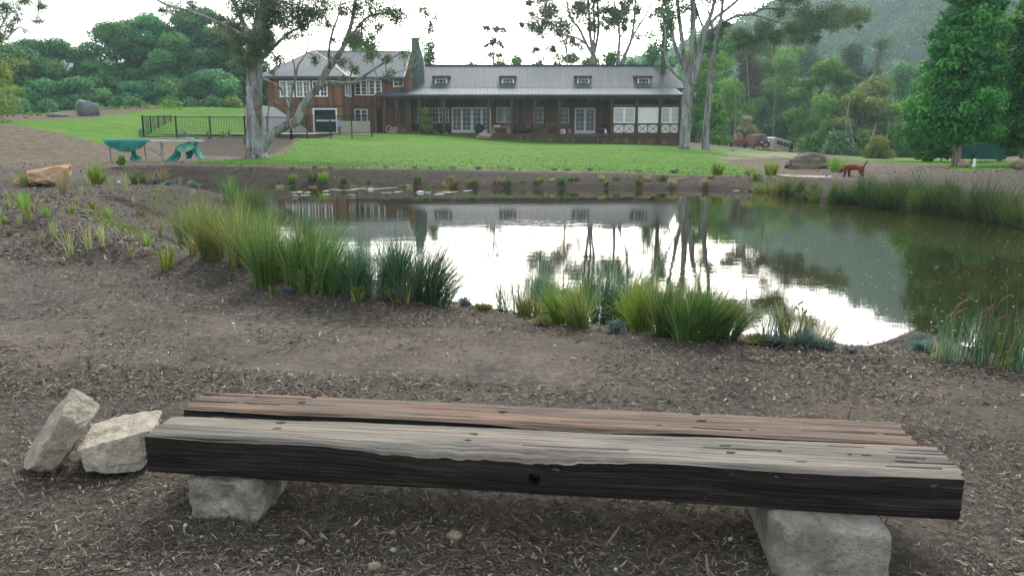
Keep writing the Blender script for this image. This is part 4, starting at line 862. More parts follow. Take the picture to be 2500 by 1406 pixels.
# --- pool fence
FA, FB, FC, FD = on(352, 48.0), on(712, 45.0), on(750, 46.5), on(908, 58.0)
def fence_run(a, b, label, h=1.25, posts=None, step=.105):
    L = np.linalg.norm((b - a)[:2]); r = empty('pool_fence', tuple(a), label, 'fence', 'dark green pool fence panels'); g = MB(); n = int(L / 2.4) + 1
    def P(t, dz): x = a[0] + (b[0]-a[0])*t; y = a[1] + (b[1]-a[1])*t; zz = a[2] + (b[2]-a[2])*t; return (x, y, zz + dz)
    pal = MB()
    for k in range(int(L / step)): t = (k + .5) * step / L; pal.bar(P(t, .07), P(t, h - .02), .018)
    pal.build('pickets', M_FENCE, r); ra = MB()
    for dz in (h, .1): ra.bar(P(0, dz), P(1, dz), .045)
    ra.build('rails', M_FENCE, r)
    for k in range(n + 1): p = MB(); p.bar(P(k / n, -.3), P(k / n, h + .06), .075); p.build('post', M_FENCE, r)
za = lambda px, py, Y: at(px, py, Y)
fence_run(za(352, 338, 48), za(600, 341, 46.5), 'left stretch of dark green picket pool fence, on the grass left of the big gum')
fence_run(za(600, 341, 46.5), za(712, 343, 45), 'stretch of dark green picket pool fence behind the big gum trunk')
fence_run(za(712, 343, 45), za(751, 337, 47), 'short return of dark green pool fence beside the garage')
fence_run(za(751, 333, 52), za(908, 327, 58), 'right stretch of dark green picket pool fence in front of the garage door')
fence_run(za(352, 338, 48), za(420, 328, 56), 'back stretch of dark green pool fence over the hill lawn, far side', step=.34)
g = MB(); a = at(385, 328, 49.5); b = at(740, 331, 49.5); g.box(a[0], b[0], 49.5, 58, -.0, hz(329, 49.5)); pc = g.build('pool_surround', paint('brown timber pool edge', (.12,.065,.045), .8)); tag(pc, 'low brown timber edged pool deck behind the picket fence', 'pool deck')
g2 = MB(); g2.box(a[0] - .05, b[0] + .05, 49.42, 58, hz(329, 49.5) + .002, hz(326.8, 49.5)); q = g2.build('coping', paint('pale coping stone', (.5,.48,.44), .8)); q.parent = pc
g = MB(); a = at(833, 327, 60); b = at(904, 327, 60); g.box(a[0], b[0], 60, 60.12, a[2] - .4, hz(296, 60)); tag(g.build('screen_wall', M_CREAM), 'cream screen panel behind the right end of the pool fence', 'wall')
g = MB(); g.box(hx(836, 59), hx(845, 59), 57.0, 57.03, hz(311, 57), hz(294, 57)); tag(g.build('towel', paint('pale blue towel', (.33,.47,.60), .9)), 'pale blue towel hanging on the pool fence', 'towel')
# ------------------------------------------------------------------ trees
M_LGUM = leafmat('gum leaf', [(0.046, 0.091, 0.061),(0.094, 0.163, 0.094),(0.177, 0.254, 0.125),(0.276, 0.338, 0.156)], .35)
M_LDARK = leafmat('dark belt leaf', [(0.023, 0.101, 0.049),(0.062, 0.209, 0.089),(0.135, 0.324, 0.101),(0.239, 0.446, 0.118)], .35)
M_LMID = leafmat('forest leaf', [(0.039, 0.119, 0.02),(0.094, 0.247, 0.031),(0.182, 0.38, 0.039),(0.305, 0.485, 0.053)], .35)
M_LLIQ = leafmat('star leaf green', [(.018,.08,.020),(.038,.15,.032),(.085,.26,.052),(.20,.42,.08)], .35)
M_LLIME = leafmat('lime leaf', [(0.108, 0.18, 0.036),(0.195, 0.282, 0.051),(0.308, 0.38, 0.092)], .35)
M_LRUST = leafmat('russet leaf', [(.10,.07,.04),(.17,.10,.06),(.13,.13,.05)], .35)
M_TRK = m_bark('forest bark', ((.06,.05,.04),(.13,.11,.09),(.22,.2,.18)), 1)
M_LTRK = m_bark('grey street tree bark', ((.14,.12,.10),(.26,.23,.2),(.36,.34,.3)), 2)
def limb_world(spec, Y):   # spec rows: px, py, r_px[, dY]
    out = []; rr = []
    for s in spec:
        p = at(s[0], s[1], Y + (s[3] if len(s) > 3 else 0)); out.append(p); rr.append(s[2] * mpp(Y))
    return np.array(out), np.array(rr)
def gum(name, label, Y, trunk, limbs, clumps, seed, mat=M_LGUM, bark=M_BARK, L=.16, Wd=.034, dens=1.0, cat='tree', group=None, twig=True, dscale=1.0, base=None, fr=False):
    rng = np.random.default_rng(seed); P, r = limb_world(trunk, Y); t = empty(name, tuple(P[0]), label, cat, group); LP = []; thin = .84 if Y < 50 else .78
    def limbmesh(nm, spec, seg, par):
        P, r = limb_world(spec, Y); S = spline(np.c_[P, r], 7); S[:, :3] += rng.normal(0, 1, (len(S), 3)) * (S[:, 3:4] * .035); 
        S[:, 3] *= thin; V, F = tube_arr(S[:, :3], np.maximum(S[:, 3], .006), seg, .16, seed); LP.append(S); return meshobj(nm, V, F, bark, par, smooth=True)
    tr = limbmesh('trunk', trunk, 16, t)
    for sp in limbs: limbmesh('limb', sp, 9, t)
    allp = np.concatenate(LP); tw = MB(); cl = []
    for c in clumps:
        px, py, rx, ry = c[:4]; n = c[4] if len(c) > 4 else 60; dY = rng.uniform(-1, 1) * min(3.2, rx * mpp(Y) * 2.5) * dscale
        p = at(px, py, Y + dY); m = mpp(Y); 
        d = np.linalg.norm(allp[:, :3] - p, axis=1); q = allp[np.argmin(d), :3]
        if twig:
            mid = (p + q) / 2 + rng.normal(0, .12, 3) * np.linalg.norm(p - q) + np.array([0, 0, .1 * np.linalg.norm(p - q)])
            S = spline(np.array([q, mid, p]), 5); tw.tube(S, np.linspace(.028, .010, len(S)) * (Y / 34) ** .5, 5)
        k = max(3, int(rx * ry / 70) + 3)
        for _ in range(k):
            o = rng.normal(size=3); o /= np.linalg.norm(o); o = o * rng.uniform(.3, 1) * np.array([rx * m, rx * m * .9, ry * m]) ; e = p + o
            if twig: S = spline(np.array([p, p + o * .5 + rng.normal(0, .08, 3), e]), 3); tw.tube(S, np.linspace(.012, .005, len(S)) * (Y / 34) ** .5, 4)
            s_ = .5 * min(rx, 30) * m * rng.uniform(.5, 1.5); cl.append((e[0], e[1], e[2] - s_ * .3, s_ * 1.3, s_ * 1.3, s_ * 1.1, (4.6 if Y < 50 else 7.5) * n / k * dens))
    if tw.V: tw.build('twigs', bark, t)
    if cl: foliage('foliage', cl, mat, t, seed + 1, L, Wd, .9, outward=False)
    return t
rngc = np.random.default_rng(77)
def more(cl, n, box, rx, ry, k):      # extra random clumps in a photo-space box
    return cl + [(rngc.uniform(box[0], box[2]), rngc.uniform(box[1], box[3]), rx * rngc.uniform(.6, 1.3), ry * rngc.uniform(.6, 1.3), k) for _ in range(n)]
# big gum by the table
T1c = [(600,20,50,35,260),(650,30,36,40,260),(700,15,40,30,240),(745,28,40,30,240),(690,48,35,25,180),(775,30,30,25,160),(600,80,25,35,160),(570,60,22,35,120),(628,110,30,30,220),(655,85,22,35,200),(790,8,30,18,120),(600,140,22,26,110),(585,110,22,30,110),
       (870,18,22,24,110),(905,25,25,24,120),(950,22,30,26,150),(978,38,20,22,100),(860,90,30,18,100),(905,92,35,18,120),(1012,140,18,20,50),(1052,55,18,26,55),(955,175,13,10,28),(862,168,12,13,30),(772,142,14,11,35),(682,146,22,12,60),(731,84,11,7,26),(1040,20,20,16,50),
       (430,14,28,12,60),(398,22,14,9,30),(545,50,20,22,70),(560,104,20,26,80),(470,6,22,8,40),(880,60,16,12,40),(925,60,14,16,40),(812,95,9,8,16),(640,60,20,30,130),(700,90,20,16,60),(668,175,10,8,16),(840,150,18,12,40),(800,60,12,12,24),(1020,95,14,16,30),(985,130,14,9,24),(838,195,12,10,22),(940,140,16,12,40),(830,20,16,18,60),(740,60,14,14,50),(905,130,22,10,50)]
T1c = more(T1c, 30, (560,-60,980,-10), 30, 22, 90) + more([], 8, (590,0,660,140), 16, 18, 70)
gum('gum_tree', 'large pale barked gum with a low bent right limb, beside the trestle table', 34.0,
    [(625,392,34),(624,375,27),(622,340,23),(621,290,22),(621,240,21),(622,190,20),(624,140,21),(628,95,20),(640,50,17),(652,0,15),(660,-60,12),(668,-140,7)],
    [[(632,372,17),(655,338,14),(690,312,12.5),(722,296,13),(738,262,10.5),(760,232,10),(782,205,10.5),(800,170,9.5),(822,142,8),(843,105,6.5),(857,62,5.5),(866,20,4.6),(872,-30,3.5),(880,-80,2)],
     [(782,208,6,.2),(812,205,4.5,.4),(850,205,4,.8),(880,192,3.6,1.1),(925,162,3,1.4),(965,138,2.4,1.6),(1000,122,1.6,1.8)],
     [(800,200,4,.0),(860,202,3.2,-.4),(930,190,2.6,-.8),(975,175,1.8,-1),(1010,168,1,-1)],
     [(805,168,5,-.2),(803,125,3.6,-.6),(812,80,3,-.9),(828,30,2.4,-1.2),(836,-30,1.5,-1.4)],
     [(845,108,4.5,.2),(870,72,3.6,.6),(895,45,3,.9),(925,35,2.4,1.2),(965,30,1.5,1.4)],
     [(634,150,6,.2),(662,122,5,.4),(690,95,4,.6),(712,78,3.2,.8),(745,62,2.4,1.2),(775,45,1.5,1.5)],
     [(702,300,5,-.1),(706,262,4,-.2),(712,230,3.6,-.3),(722,190,3,-.3),(728,160,2.4,-.3),(742,140,2,-.3),(753,110,1.6,-.3),(752,70,1.2,-.3)],
     [(640,190,4,-.3),(652,196,3.2,-.5),(680,212,3,-.6),(698,240,2.6,-.6),(706,262,2.4,-.6)],
     [(617,110,9,.2),(600,70,7,.4),(582,30,6,.7),(560,-20,5,1),(530,-70,3,1.2)],
     [(614,100,6,-.2),(575,78,5.2,-.5),(540,60,4.5,-.8),(500,42,4,-1),(455,26,3.4,-1.2),(410,14,3,-1.4),(375,-4,2.4,-1.5)],
     [(722,195,2.4,-.2),(716,150,1.8,-.3),(700,120,1.3,-.4)],[(648,345,3,-.5),(655,275,2.4,-.6),(660,250,1.5,-.6)],
     [(650,40,10,.1),(680,-10,8,.4),(715,-70,5,.8)]],
    T1c, 101, L=.17, Wd=.04, dens=1.0)
# big gum at the right end of the house
T2c = [(1990,45,45,22,200),(2035,22,38,20,180),(2080,35,30,20,150),(2112,38,18,16,80),(1950,28,30,16,110),(1905,22,30,14,90),(1745,85,26,24,150),(1800,82,30,20,150),(1845,95,34,24,190),(1890,86,36,22,190),(1935,66,34,20,150),(1975,75,30,16,110),(2050,55,24,14,90),(1765,60,18,20,80),
       (1700,40,14,20,50),(1640,50,18,22,60),(1600,30,16,18,50),(1860,60,22,16,80),(1820,110,20,14,70),(1740,120,14,14,50),(1945,95,18,12,50),(1990,100,14,10,36),(2095,62,10,8,20),(1670,20,16,16,40)]
T2c = more(T2c, 26, (1560,-90,2060,-12), 34, 24, 110)
gum('gum_tree', 'tall white gum with several rising trunks at the right end of the house', 59.5,
    [(1668,372,22),(1671,352,18),(1673,310,16),(1676,260,15.5),(1683,215,14.5),(1688,180,12),(1690,140,10),(1691,90,9),(1692,40,8),(1690,-20,7),(1688,-90,4)],
    [[(1684,200,11,.2),(1672,160,8,.3),(1666,110,7,.4),(1660,60,6.5,.5),(1655,10,6,.6),(1650,-50,4,.8)],
     [(1688,205,12,-.3),(1704,160,9.5,-.6),(1712,110,9,-.8),(1722,68,7.5,-1),(1735,40,6.5,-1),(1745,0,5.5,-1),(1755,-50,4,-1)],
     [(1722,70,6,-1),(1750,42,5,-1.4),(1785,15,4.4,-1.8),(1815,-12,3.6,-2)],
     [(1672,200,5,-.4),(1655,188,4.4,-.6),(1640,172,4,-.8),(1627,150,3.4,-.9),(1622,120,3,-.9),(1625,92,2.6,-.9),(1621,60,2,-1),(1612,30,1.6,-1)],
     [(1627,130,2.4,-.9),(1608,118,1.9,-1.1),(1585,125,1.6,-1.2),(1560,140,1.3,-1.4),(1535,142,1,-1.5)],
     [(1682,190,7,.6),(1650,120,6,.9),(1635,60,5.2,1.1),(1622,0,4.4,1.3),(1612,-60,3,1.5)],
     [(1715,65,4,.2),(1702,30,3.4,.3),(1695,0,3,.3),(1690,-40,2,.4)]],
    T2c[:0] + [c for c in T2c if c[0] < 1720], 202, L=.24, Wd=.06, dens=1.25)
gum('gum_tree', 'slim straight gum trunk just right of the tallest house gum', 60.5,
    [(1721,372,12),(1722,355,10.5),(1725,300,9.5),(1730,240,9),(1735,190,8.5),(1741,140,8),(1748,100,7),(1757,60,6),(1763,20,5),(1766,-40,3)],
    [[(1730,215,3.4,-.2),(1745,190,3,-.3),(1765,178,2.4,-.4),(1782,170,1.8,-.4),(1810,150,1.3,-.5),(1840,125,.9,-.6)],
     [(1750,80,5,.2),(1770,55,4.2,.5),(1800,40,3.8,.9),(1830,36,3.4,1.3),(1870,22,3,1.8),(1910,25,2.6,2.2),(1960,20,2,2.6),(2010,5,1.6,3)],
     [(1835,36,3,1.3),(1870,46,2.4,1.6),(1910,58,2,2),(1945,60,1.4,2.4)],[(1752,95,4,-.3),(1735,60,3,-.5),(1728,20,2.4,-.6)]],
    [c for c in T2c if c[0] >= 1720], 203, L=.24, Wd=.06, dens=1.25)
# gums behind the house
gum('gum_tree', 'many stemmed pale gum rising behind the middle of the house roof', 84.0,
    [(1447,200,9),(1447,165,8),(1448,140,8),(1446,115,6),(1440,80,4.5),(1438,40,4),(1436,0,3.5),(1434,-50,2)],
    [[(1448,140,6,.3),(1456,105,4.5,.5),(1461,70,4,.7),(1460,30,3.4,.9),(1458,-20,2.4,1)],[(1446,135,5,-.3),(1430,105,4.5,-.5),(1413,70,4,-.7),(1400,55,3.4,-.9),(1388,25,3,-1),(1382,-20,2,-1.1)],
     [(1430,108,4,-.5),(1410,95,3.2,-1),(1375,85,2.6,-1.5),(1350,70,2,-2),(1330,50,1.5,-2.4)],[(1384,160,3,-.5),(1384,130,2.8,-.5),(1378,105,2.2,-.6),(1365,80,1.8,-.8),(1350,60,1.4,-1)],[(1447,120,4,0),(1452,80,3.4,.1),(1450,40,3,.1),(1448,0,2.4,.2)]],
    [(1330,45,34,28,300),(1350,20,36,22,260),(1300,62,18,12,80),(1275,60,12,8,30),(1310,118,16,10,50),(1345,116,18,10,60),(1390,95,20,18,110),(1380,60,24,20,140),(1425,25,36,22,260),(1470,30,24,24,180),(1400,8,28,14,140),(1365,78,18,14,80),(1320,80,16,12,60),(1415,110,12,12,40),(1495,55,16,18,70),(1480,70,10,16,40),(1300,30,12,10,36),(1290,5,14,8,40),(1440,60,18,14,80)] + more([], 14, (1300,-60,1480,-8), 30, 20, 130),
    204, L=.28, Wd=.09, dens=1.0)
gum('gum_tree', 'pair of slender leaning gum stems behind the third dormer', 82.0,
    [(1508,200,5.5),(1508,160,5),(1511,120,4.6),(1512,90,4),(1508,50,3.5),(1500,10,3),(1495,-30,2)],
    [[(1516,162,7,.3),(1528,130,5.6,.3),(1540,100,4.5,.3),(1546,70,3.8,.3),(1549,30,3.2,.3),(1552,-20,2.4,.3)],[(1541,98,3.6,0),(1556,70,3.2,-.2),(1572,45,2.8,-.5),(1588,15,2.2,-.8),(1600,-10,1.6,-1)],[(1512,95,3,.1),(1524,75,2.4,.2),(1530,40,2,.3)]],
    [(1508,42,24,22,180),(1525,20,20,16,120),(1495,30,16,14,80),(1560,18,16,14,60),(1556,86,12,8,40),(1548,50,12,10,36),(1520,65,10,10,36),(1590,40,10,8,16),(1535,0,20,12,90)] + more([], 8, (1490,-60,1600,-8), 24, 16, 90),
    205, L=.28, Wd=.09)
gum('young_tree', 'sparse young tree poking above the roof left of the background gums', 86.0, [(1205,190,2.6),(1205,150,2.4),(1204,110,2),(1202,80,1.4)], [[(1204,120,1.4),(1216,105,1),(1222,90,.7)]],
    [(1190,72,12,8,46),(1220,68,12,8,46),(1205,100,14,9,60),(1225,108,8,6,26),(1186,108,7,6,20),(1195,135,10,8,30),(1215,135,8,8,24),(1232,72,8,5,20)], 206, L=.26, Wd=.1, twig=True)
# overhanging twigs at the top left, from a gum outside the frame
gum('gum_tree', 'drooping leafy gum twigs hanging in at the top left corner', 24.0, [(-260,430,20),(-255,300,18),(-240,150,16),(-200,20,13),(-150,-80,9)],
    [[(-220,60,8,.2),(-120,-10,5,.3),(-40,-20,3.4,.4),(40,-14,2.4,.5),(95,0,1.4,.6)],[(-120,-8,4,.2),(-60,30,3,.1),(-10,60,2,0),(20,90,1.2,0)]],
    [(15,18,26,14,90),(62,2,14,8,30),(100,12,10,14,28),(92,45,8,8,12),(22,62,14,9,26),(42,45,8,8,10),(-30,20,30,20,100),(0,82,14,14,40),(-60,60,30,30,100),(58,70,6,4,5)], 207, L=.14, Wd=.03)
# ---- generic crowns
def forest_tree(name, px, pybase, pytop, wpx, Y, mat, seed, label, style='round', group=None, dens=1.0, L=.42, trunkmat=None, cat='tree', gapy=.0, zb=None):
    rng = np.random.default_rng(seed); m = mpp(Y); b = at(px, pybase, Y); 
    gz_ = float(gz(b[0], b[1])) if Y < 110 else b[2]; b = np.array([b[0], Y, min(b[2], gz_ + .3) - .3 if zb is None else zb]); top = at(px, pytop, Y); H = top[2] - b[2]; Wd = wpx * m / 2
    t = empty(name, tuple(b), label, cat, group); S = spline(np.array([b, b + [rng.normal(0, .2), 0, H * .3], b + [rng.normal(0, .4), rng.normal(0, .4), H * .62], b + [rng.normal(0, .5), 0, H * .9]]), 5)
    tr = MB(); tr.tube(S, np.linspace(.022, .006, len(S)) * H + .03, 8)
    cl = []
    if style == 'umbrella':
        tiers = int(8 + wpx / 9)
        for k in range(tiers):
            f = rng.uniform(.22, 1); a = rng.uniform(0, 6.28); lim = Wd * math.sqrt(max(.05, 1 - max(0, (f - .55) / .5) ** 2)) * .85; r = lim * math.sqrt(rng.uniform(0, 1)); c = b + [r * math.cos(a), r * math.sin(a), H * f * .95]
            rr = rng.uniform(.16, .30) * Wd + .5; cl.append((*c, rr, rr, rr * .55, 230 * rr * rr * dens / (L / .42) ** 2)); q = S[int((len(S) - 1) * min(.95, f * .75))]; tr.tube(spline(np.array([q, (q + c) / 2 - [0, 0, .06 * H], c]), 3), np.linspace(.10, .03, 7), 5)
        cl.append((*(b + [0, 0, H * .93]), Wd * .4, Wd * .4, H * .08, 300 * dens))
    elif style == 'cone':
        n = int(46)
        for k in range(n):
            f = rng.uniform(.04, 1) ; r = Wd * (1 - f) ** .75 * (.9 if f > .12 else .7) * math.sqrt(rng.uniform(.15, 1)); a = rng.uniform(0, 6.28); c = b + [r * math.cos(a), r * math.sin(a), H * (.12 + .86 * f)]; rr = Wd * (.16 + .2 * (1 - f)); cl.append((*c, rr, rr, rr * .75, 170 * rr * rr * dens / (L / .42) ** 2))
    else:
        n = int(10 + wpx / 9)
        for k in range(n):
            f = rng.uniform(.08 if style == 'round' else .3, .95); prof = math.sin(min(1, f * 1.15 + .12) * math.pi) ** .5 if f < .9 else .35; r = Wd * prof * math.sqrt(rng.uniform(.05, 1)) * .85; a = rng.uniform(0, 6.28); c = b + [r * math.cos(a), r * math.sin(a), H * f]
            rr = Wd * rng.uniform(.2, .42) + .25; cl.append((*c, rr, rr, rr * rng.uniform(.65, .95), 150 * rr * rr * dens / (L / .42) ** 2))
            if k % 3 == 0: q = S[int((len(S) - 1) * min(.9, f * .6))]; tr.tube(spline(np.array([q, (q + c) / 2, c]), 3), np.linspace(.09, .03, 7), 5)
    tr.build('trunk', trunkmat or M_TRK, t); foliage('crown', cl, mat, t, seed + 3, L, L * .55, .2); return t
# left belt
belt = [(-150,280,40,330,92,M_LMID),(-10,285,80,200,88,M_LMID),(60,283,118,170,90,M_LDARK),(150,280,95,190,94,M_LDARK),(235,280,150,150,92,M_LDARK),(300,278,62,190,96,M_LDARK),(375,277,36,200,99,M_LDARK),(440,276,92,170,95,M_LDARK),
        (500,275,20,190,100,M_LDARK),(560,274,60,170,97,M_LDARK),(610,272,140,120,94,M_LDARK),(200,282,190,110,86,M_LDARK),(100,284,200,130,86,M_LDARK),(330,280,205,110,88,M_LDARK),(420,278,195,120,88,M_LDARK),(520,276,180,120,88,M_LDARK),(30,286,215,100,84,M_LMID),(650,272,190,90,100,M_LDARK)]
names = ['far left', 'at the left edge', 'below the far hills', 'broad crown left of the boulder', 'above the grey boulder', 'tall crown right of the boulder', 'tallest dome of the belt', 'behind the left lawn', 'highest crown beside the big gum', 'just left of the big gum trunk', 'low behind the big gum trunk', 'low and dark above the boulder', 'low and dark left of the boulder', 'low right of the boulder', 'low behind the garden bed', 'low behind the hill lawn', 'pale low at the left edge', 'low beside the stair wall']
for i, (px, pb, pt, w, Y, mt) in enumerate(belt): forest_tree('dense_tree', px, pb, pt, w, Y, mt, 300 + i, 'dark bluish green tree of the left belt, ' + names[i], 'umbrella', 'trees of the left belt', 1.0, .40)
for i, (px, pb, pt, w, Y) in enumerate([(20,292,262,60,70),(120,290,255,60,72),(240,285,262,60,78),(420,275,245,70,82),(470,272,250,60,83),(520,271,240,60,84),(570,270,240,60,84),(330,278,250,70,82),(60,290,248,60,72),(-60,292,230,90,70)]):
    forest_tree('bush', px, pb, pt, w, Y, M_LDARK if i % 3 else M_LMID, 340 + i, 'low bush below the left tree belt, ' + ['just left of the flat grey rock', 'behind the flat grey rock', 'right of the grey boulder', 'behind the garden row, right half', 'above the right end of the garden row', 'left of the big gum trunk', 'touching the big gum trunk', 'behind the garden row, left half', 'near the left edge', 'outside the left edge'][i], 'round', 'bushes below the left belt', 1.2, .3, cat='bush')
# edge tree left, yellower
forest_tree('leafy_tree', -20, 330, 70, 150, 50, M_LLIME, 360, 'yellow green leafy tree cut by the left edge', 'round', None, .55, .22)
# behind the house
for i, (px, pb, pt, w, Y, mt) in enumerate([(1050,200,96,62,92,M_LDARK),(900,190,92,120,95,M_LMID),(870,190,66,90,100,M_LGUM),(700,200,160,80,92,M_LDARK),(1150,190,152,70,100,M_LLIME),(1215,190,143,80,102,M_LMID),(1262,190,122,70,105,M_LMID),(1310,190,138,70,98,M_LDARK),(1360,190,132,80,104,M_LMID),(1400,190,128,70,100,M_LLIME),(1440,190,138,90,106,M_LMID),(1490,190,126,80,101,M_LMID),(1540,190,135,80,108,M_LMID),(1585,190,140,70,99,M_LDARK)]):
    forest_tree('distant_tree', px, pb, pt, w, Y, mt, 380 + i, 'green tree top showing above the house roof, ' + ['behind the chimney', 'behind the left wing roof', 'pale top behind the left wing', 'behind the hip of the left wing', 'tiny lime tip right of the chimney', 'left of the sparse young tree', 'rounded grey green crown', 'between first two dormers and sky', 'left of the many stemmed gum', 'lime coloured at the gum foot', 'right behind the gum stems', 'between the two background gums', 'right of the leaning stems', 'dark one left of the dead stump'][i], 'round', 'tree tops behind the roof', 1.2, .34)
forest_tree('she_oak', 1622, 230, 5, 100, 72, M_LDARK, 399, 'dark open conifer like tree behind the right end of the roof', 'open', None, .55, .26)
forest_tree('she_oak', 1590, 220, 70, 70, 78, M_LDARK, 398, 'smaller dark open tree left of the tall dark tree', 'open', None, .6, .26)
# right forest
rf = [(1700,352,90,120,92,M_LMID),(1760,368,70,150,100,M_LMID),(1820,372,120,120,98,M_LRUST),(1870,376,60,150,112,M_LMID),(1905,378,130,130,96,M_LMID),(1950,382,70,150,118,M_LGUM),(2000,385,150,150,100,M_LMID),(2060,386,85,150,124,M_LGUM),(2125,386,75,90,120,M_LGUM),(2130,388,185,150,92,M_LLIME),(2180,390,160,110,104,M_LDARK),
      (1780,368,200,120,90,M_LMID),(1860,372,220,110,96,M_LDARK),(1940,384,230,120,92,M_LDARK),(2020,388,240,120,90,M_LMID),(2080,390,225,120,88,M_LLIME),(2170,392,250,90,86,M_LMID),(2230,392,140,110,106,M_LDARK),(2290,394,120,160,112,M_LMID),(2400,396,110,200,116,M_LMID),(2500,396,90,180,112,M_LDARK),(2600,396,60,220,108,M_LMID),
      (1735,360,230,80,86,M_LMID),(1810,368,260,90,92,M_LMID),(1980,388,300,80,84,M_LDARK),(2110,392,320,80,82,M_LMID),(2240,394,300,110,84,M_LDARK),(2300,396,310,90,86,M_LDARK),(2380,398,330,100,84,M_LDARK),(2450,398,320,100,86,M_LDARK),(2540,398,300,120,84,M_LMID),(1885,378,310,70,100,M_LDARK),(2045,390,330,90,80,M_LDARK),(1700,356,250,60,96,M_LDARK),(2700,396,100,240,105,M_LMID)]
kd = {id(M_LMID): 'mid green', id(M_LRUST): 'russet tinted', id(M_LGUM): 'grey green', id(M_LLIME): 'yellow green', id(M_LDARK): 'dark green'}
rfl = ['behind the slim gum trunk', 'behind the right house gums', 'russet top above the red trailer', 'above the red car', 'above the beige van', 'tall grey crown right of the cars', 'directly above the big boulder', 'tall grey crown left of the hillside gap', 'small round crown against the hillside', 'lime crown above the dog', 'narrow crown left of the liquidambars', 'low one left of the trailer', 'behind the cream blossom tree', 'low one right of the van', 'above the left half of the boulder', 'lime one over the right of the boulder', 'low one above the dog tail', 'tall one peeking left of the big liquidambar', 'tall one behind the left of the big liquidambar', 'behind the big liquidambar crown', 'behind the edge liquidambar', 'outside the right edge', 'low one between the two house gums', 'low one behind the trailer', 'low one behind the boulder top', 'bushy one between boulder and liquidambar', 'dark foot left of the big liquidambar', 'dark foot under the big liquidambar', 'behind the teal shelter', 'behind the edge liquidambar trunk', 'low one at the right edge', 'dark gap right of the van', 'dark undergrowth behind the boulder', 'dark one behind the tall house gum', 'far outside the right edge']
for i, (px, pb, pt, w, Y, mt) in enumerate(rf):
    if 1740 < px < 2000: Y += 24
    forest_tree('forest_tree', px, pb, pt, w * 1.08, Y, mt, 400 + i, '%s forest tree, %s' % (kd[id(mt)], rfl[i]), 'round' if i % 3 else 'umbrella', 'trees of the right forest', 1.25 if pt > 180 else 1.0, .38)
forest_tree('pale_tree', 1818, 362, 286, 44, 99, leafmat('cream blossom leaf', [(.20,.20,.10),(.38,.36,.2),(.55,.5,.32)], .4), 470, 'small round cream flowering tree above the red trailer', 'open', None, 4.0, .26)
forest_tree('pale_shrub', 2140, 400, 345, 70, 62, M_LLIME, 471, 'pale grey green open shrub with forked stem beside the forest edge', 'open', None, 1.0, .2, cat='shrub')
# slender forest trunks
for i, (px, pb, pt, Y, lean) in enumerate([(1790,360,150,88,6),(1830,370,130,95,-8),(1880,374,190,90,12),(2045,386,240,84,30),(2085,388,260,82,-20),(2100,390,300,80,40),(1960,384,220,88,25),(2150,390,300,82,20),(1770,366,200,86,-4)]):
    Y += 22 if 1760 < px < 1980 else 0; g = MB(); b = at(px, pb + 6, Y); e = at(px + lean, pt, Y); g.tube(spline(np.array([b, (b * 2 + e) / 3 + [.2, 0, 0], e]), 4), np.linspace(.16, .05, 9), 7); 
    o = g.build('bare_trunk', M_LTRK, origin=b); tag(o, 'slender pale trunk at the edge of the right forest, ' + ['left of the trailer', 'above the red car', 'above the van', 'leaning right beyond the boulder', 'leaning left above the dog', 'strongly leaning above the dog tail', 'leaning right of the van', 'beside the pale forked shrub', 'straight, left end'][i], 'tree', 'slender trunks in the right forest')
# liquidambars
def liquid(px, pb, Y, H, Wd, seed, label, cbase=1.1):
    rng = np.random.default_rng(seed); b = on(px, Y); t = empty('liquidambar_tree', tuple(b), label, 'tree', 'liquidambars on the right'); tr = MB()
    S = np.array([b + [0, 0, -.1], b + [.02, 0, H * .2], b + [-.05, .05, H * .6], b + [0, 0, H * .97]]); S = spline(S, 6); tr.tube(S, np.linspace(.17, .02, len(S)) , 10); cl = []
    for k in range(230):
        f = rng.uniform(0, 1) ** 1.05; prof = (1 - f) ** .8 * min(1, .6 + f * 3); r = Wd * prof * math.sqrt(rng.uniform(.25, 1)); r = max(.05, r - .3); a = rng.uniform(0, 6.28); z = cbase + (H - cbase) * f
        rag = 1 + .14 * math.sin(a * 3 + f * 9 + seed); c = b + [r * rag * math.cos(a), r * rag * math.sin(a), z]; rr = .56 * (1.15 - f * .6) * rng.uniform(.7, 1.2); cl.append((*c, rr, rr, rr * .55, 640 * rr * rr))
        if k % 7 == 0: q = b + [0, 0, max(.4, z - .25 * r)]; tr.tube(spline(np.array([q, (q + c) / 2 + [0, 0, .05], c]), 3), np.linspace(.05, .015, 7), 5)
    cl += [(b[0] + rng.normal(0, .25), b[1] - .25 + rng.normal(0, .3), b[2] + H * f, .6 * (1.1 - f * .6), .6 * (1.1 - f * .6), .5, 260) for f in np.linspace(.22, .97, 26)]
    tr.build('trunk', M_LTRK, t); foliage('crown', cl, M_LLIQ, t, seed, .16, .125, .3); return t
liquid(2332, 402, 31, 10.3, 2.08, 501, 'big dense bright green liquidambar standing right of the boulder')
liquid(2496, 405, 32.5, 10.6, 2.0, 502, 'liquidambar cut by the right edge of the photo', 1.0)
liquid(2440, 399, 45, 7.2, 1.9, 505, 'liquidambar filling the gap between the two big ones, further back', .6)
liquid(2268, 400, 43, 7.0, 2.0, 503, 'smaller liquidambar showing behind the left side of the big one', .4)
liquid(2680, 405, 33, 10.0, 2.1, 504, 'liquidambar outside the frame whose crown shows in the water', 1.0)
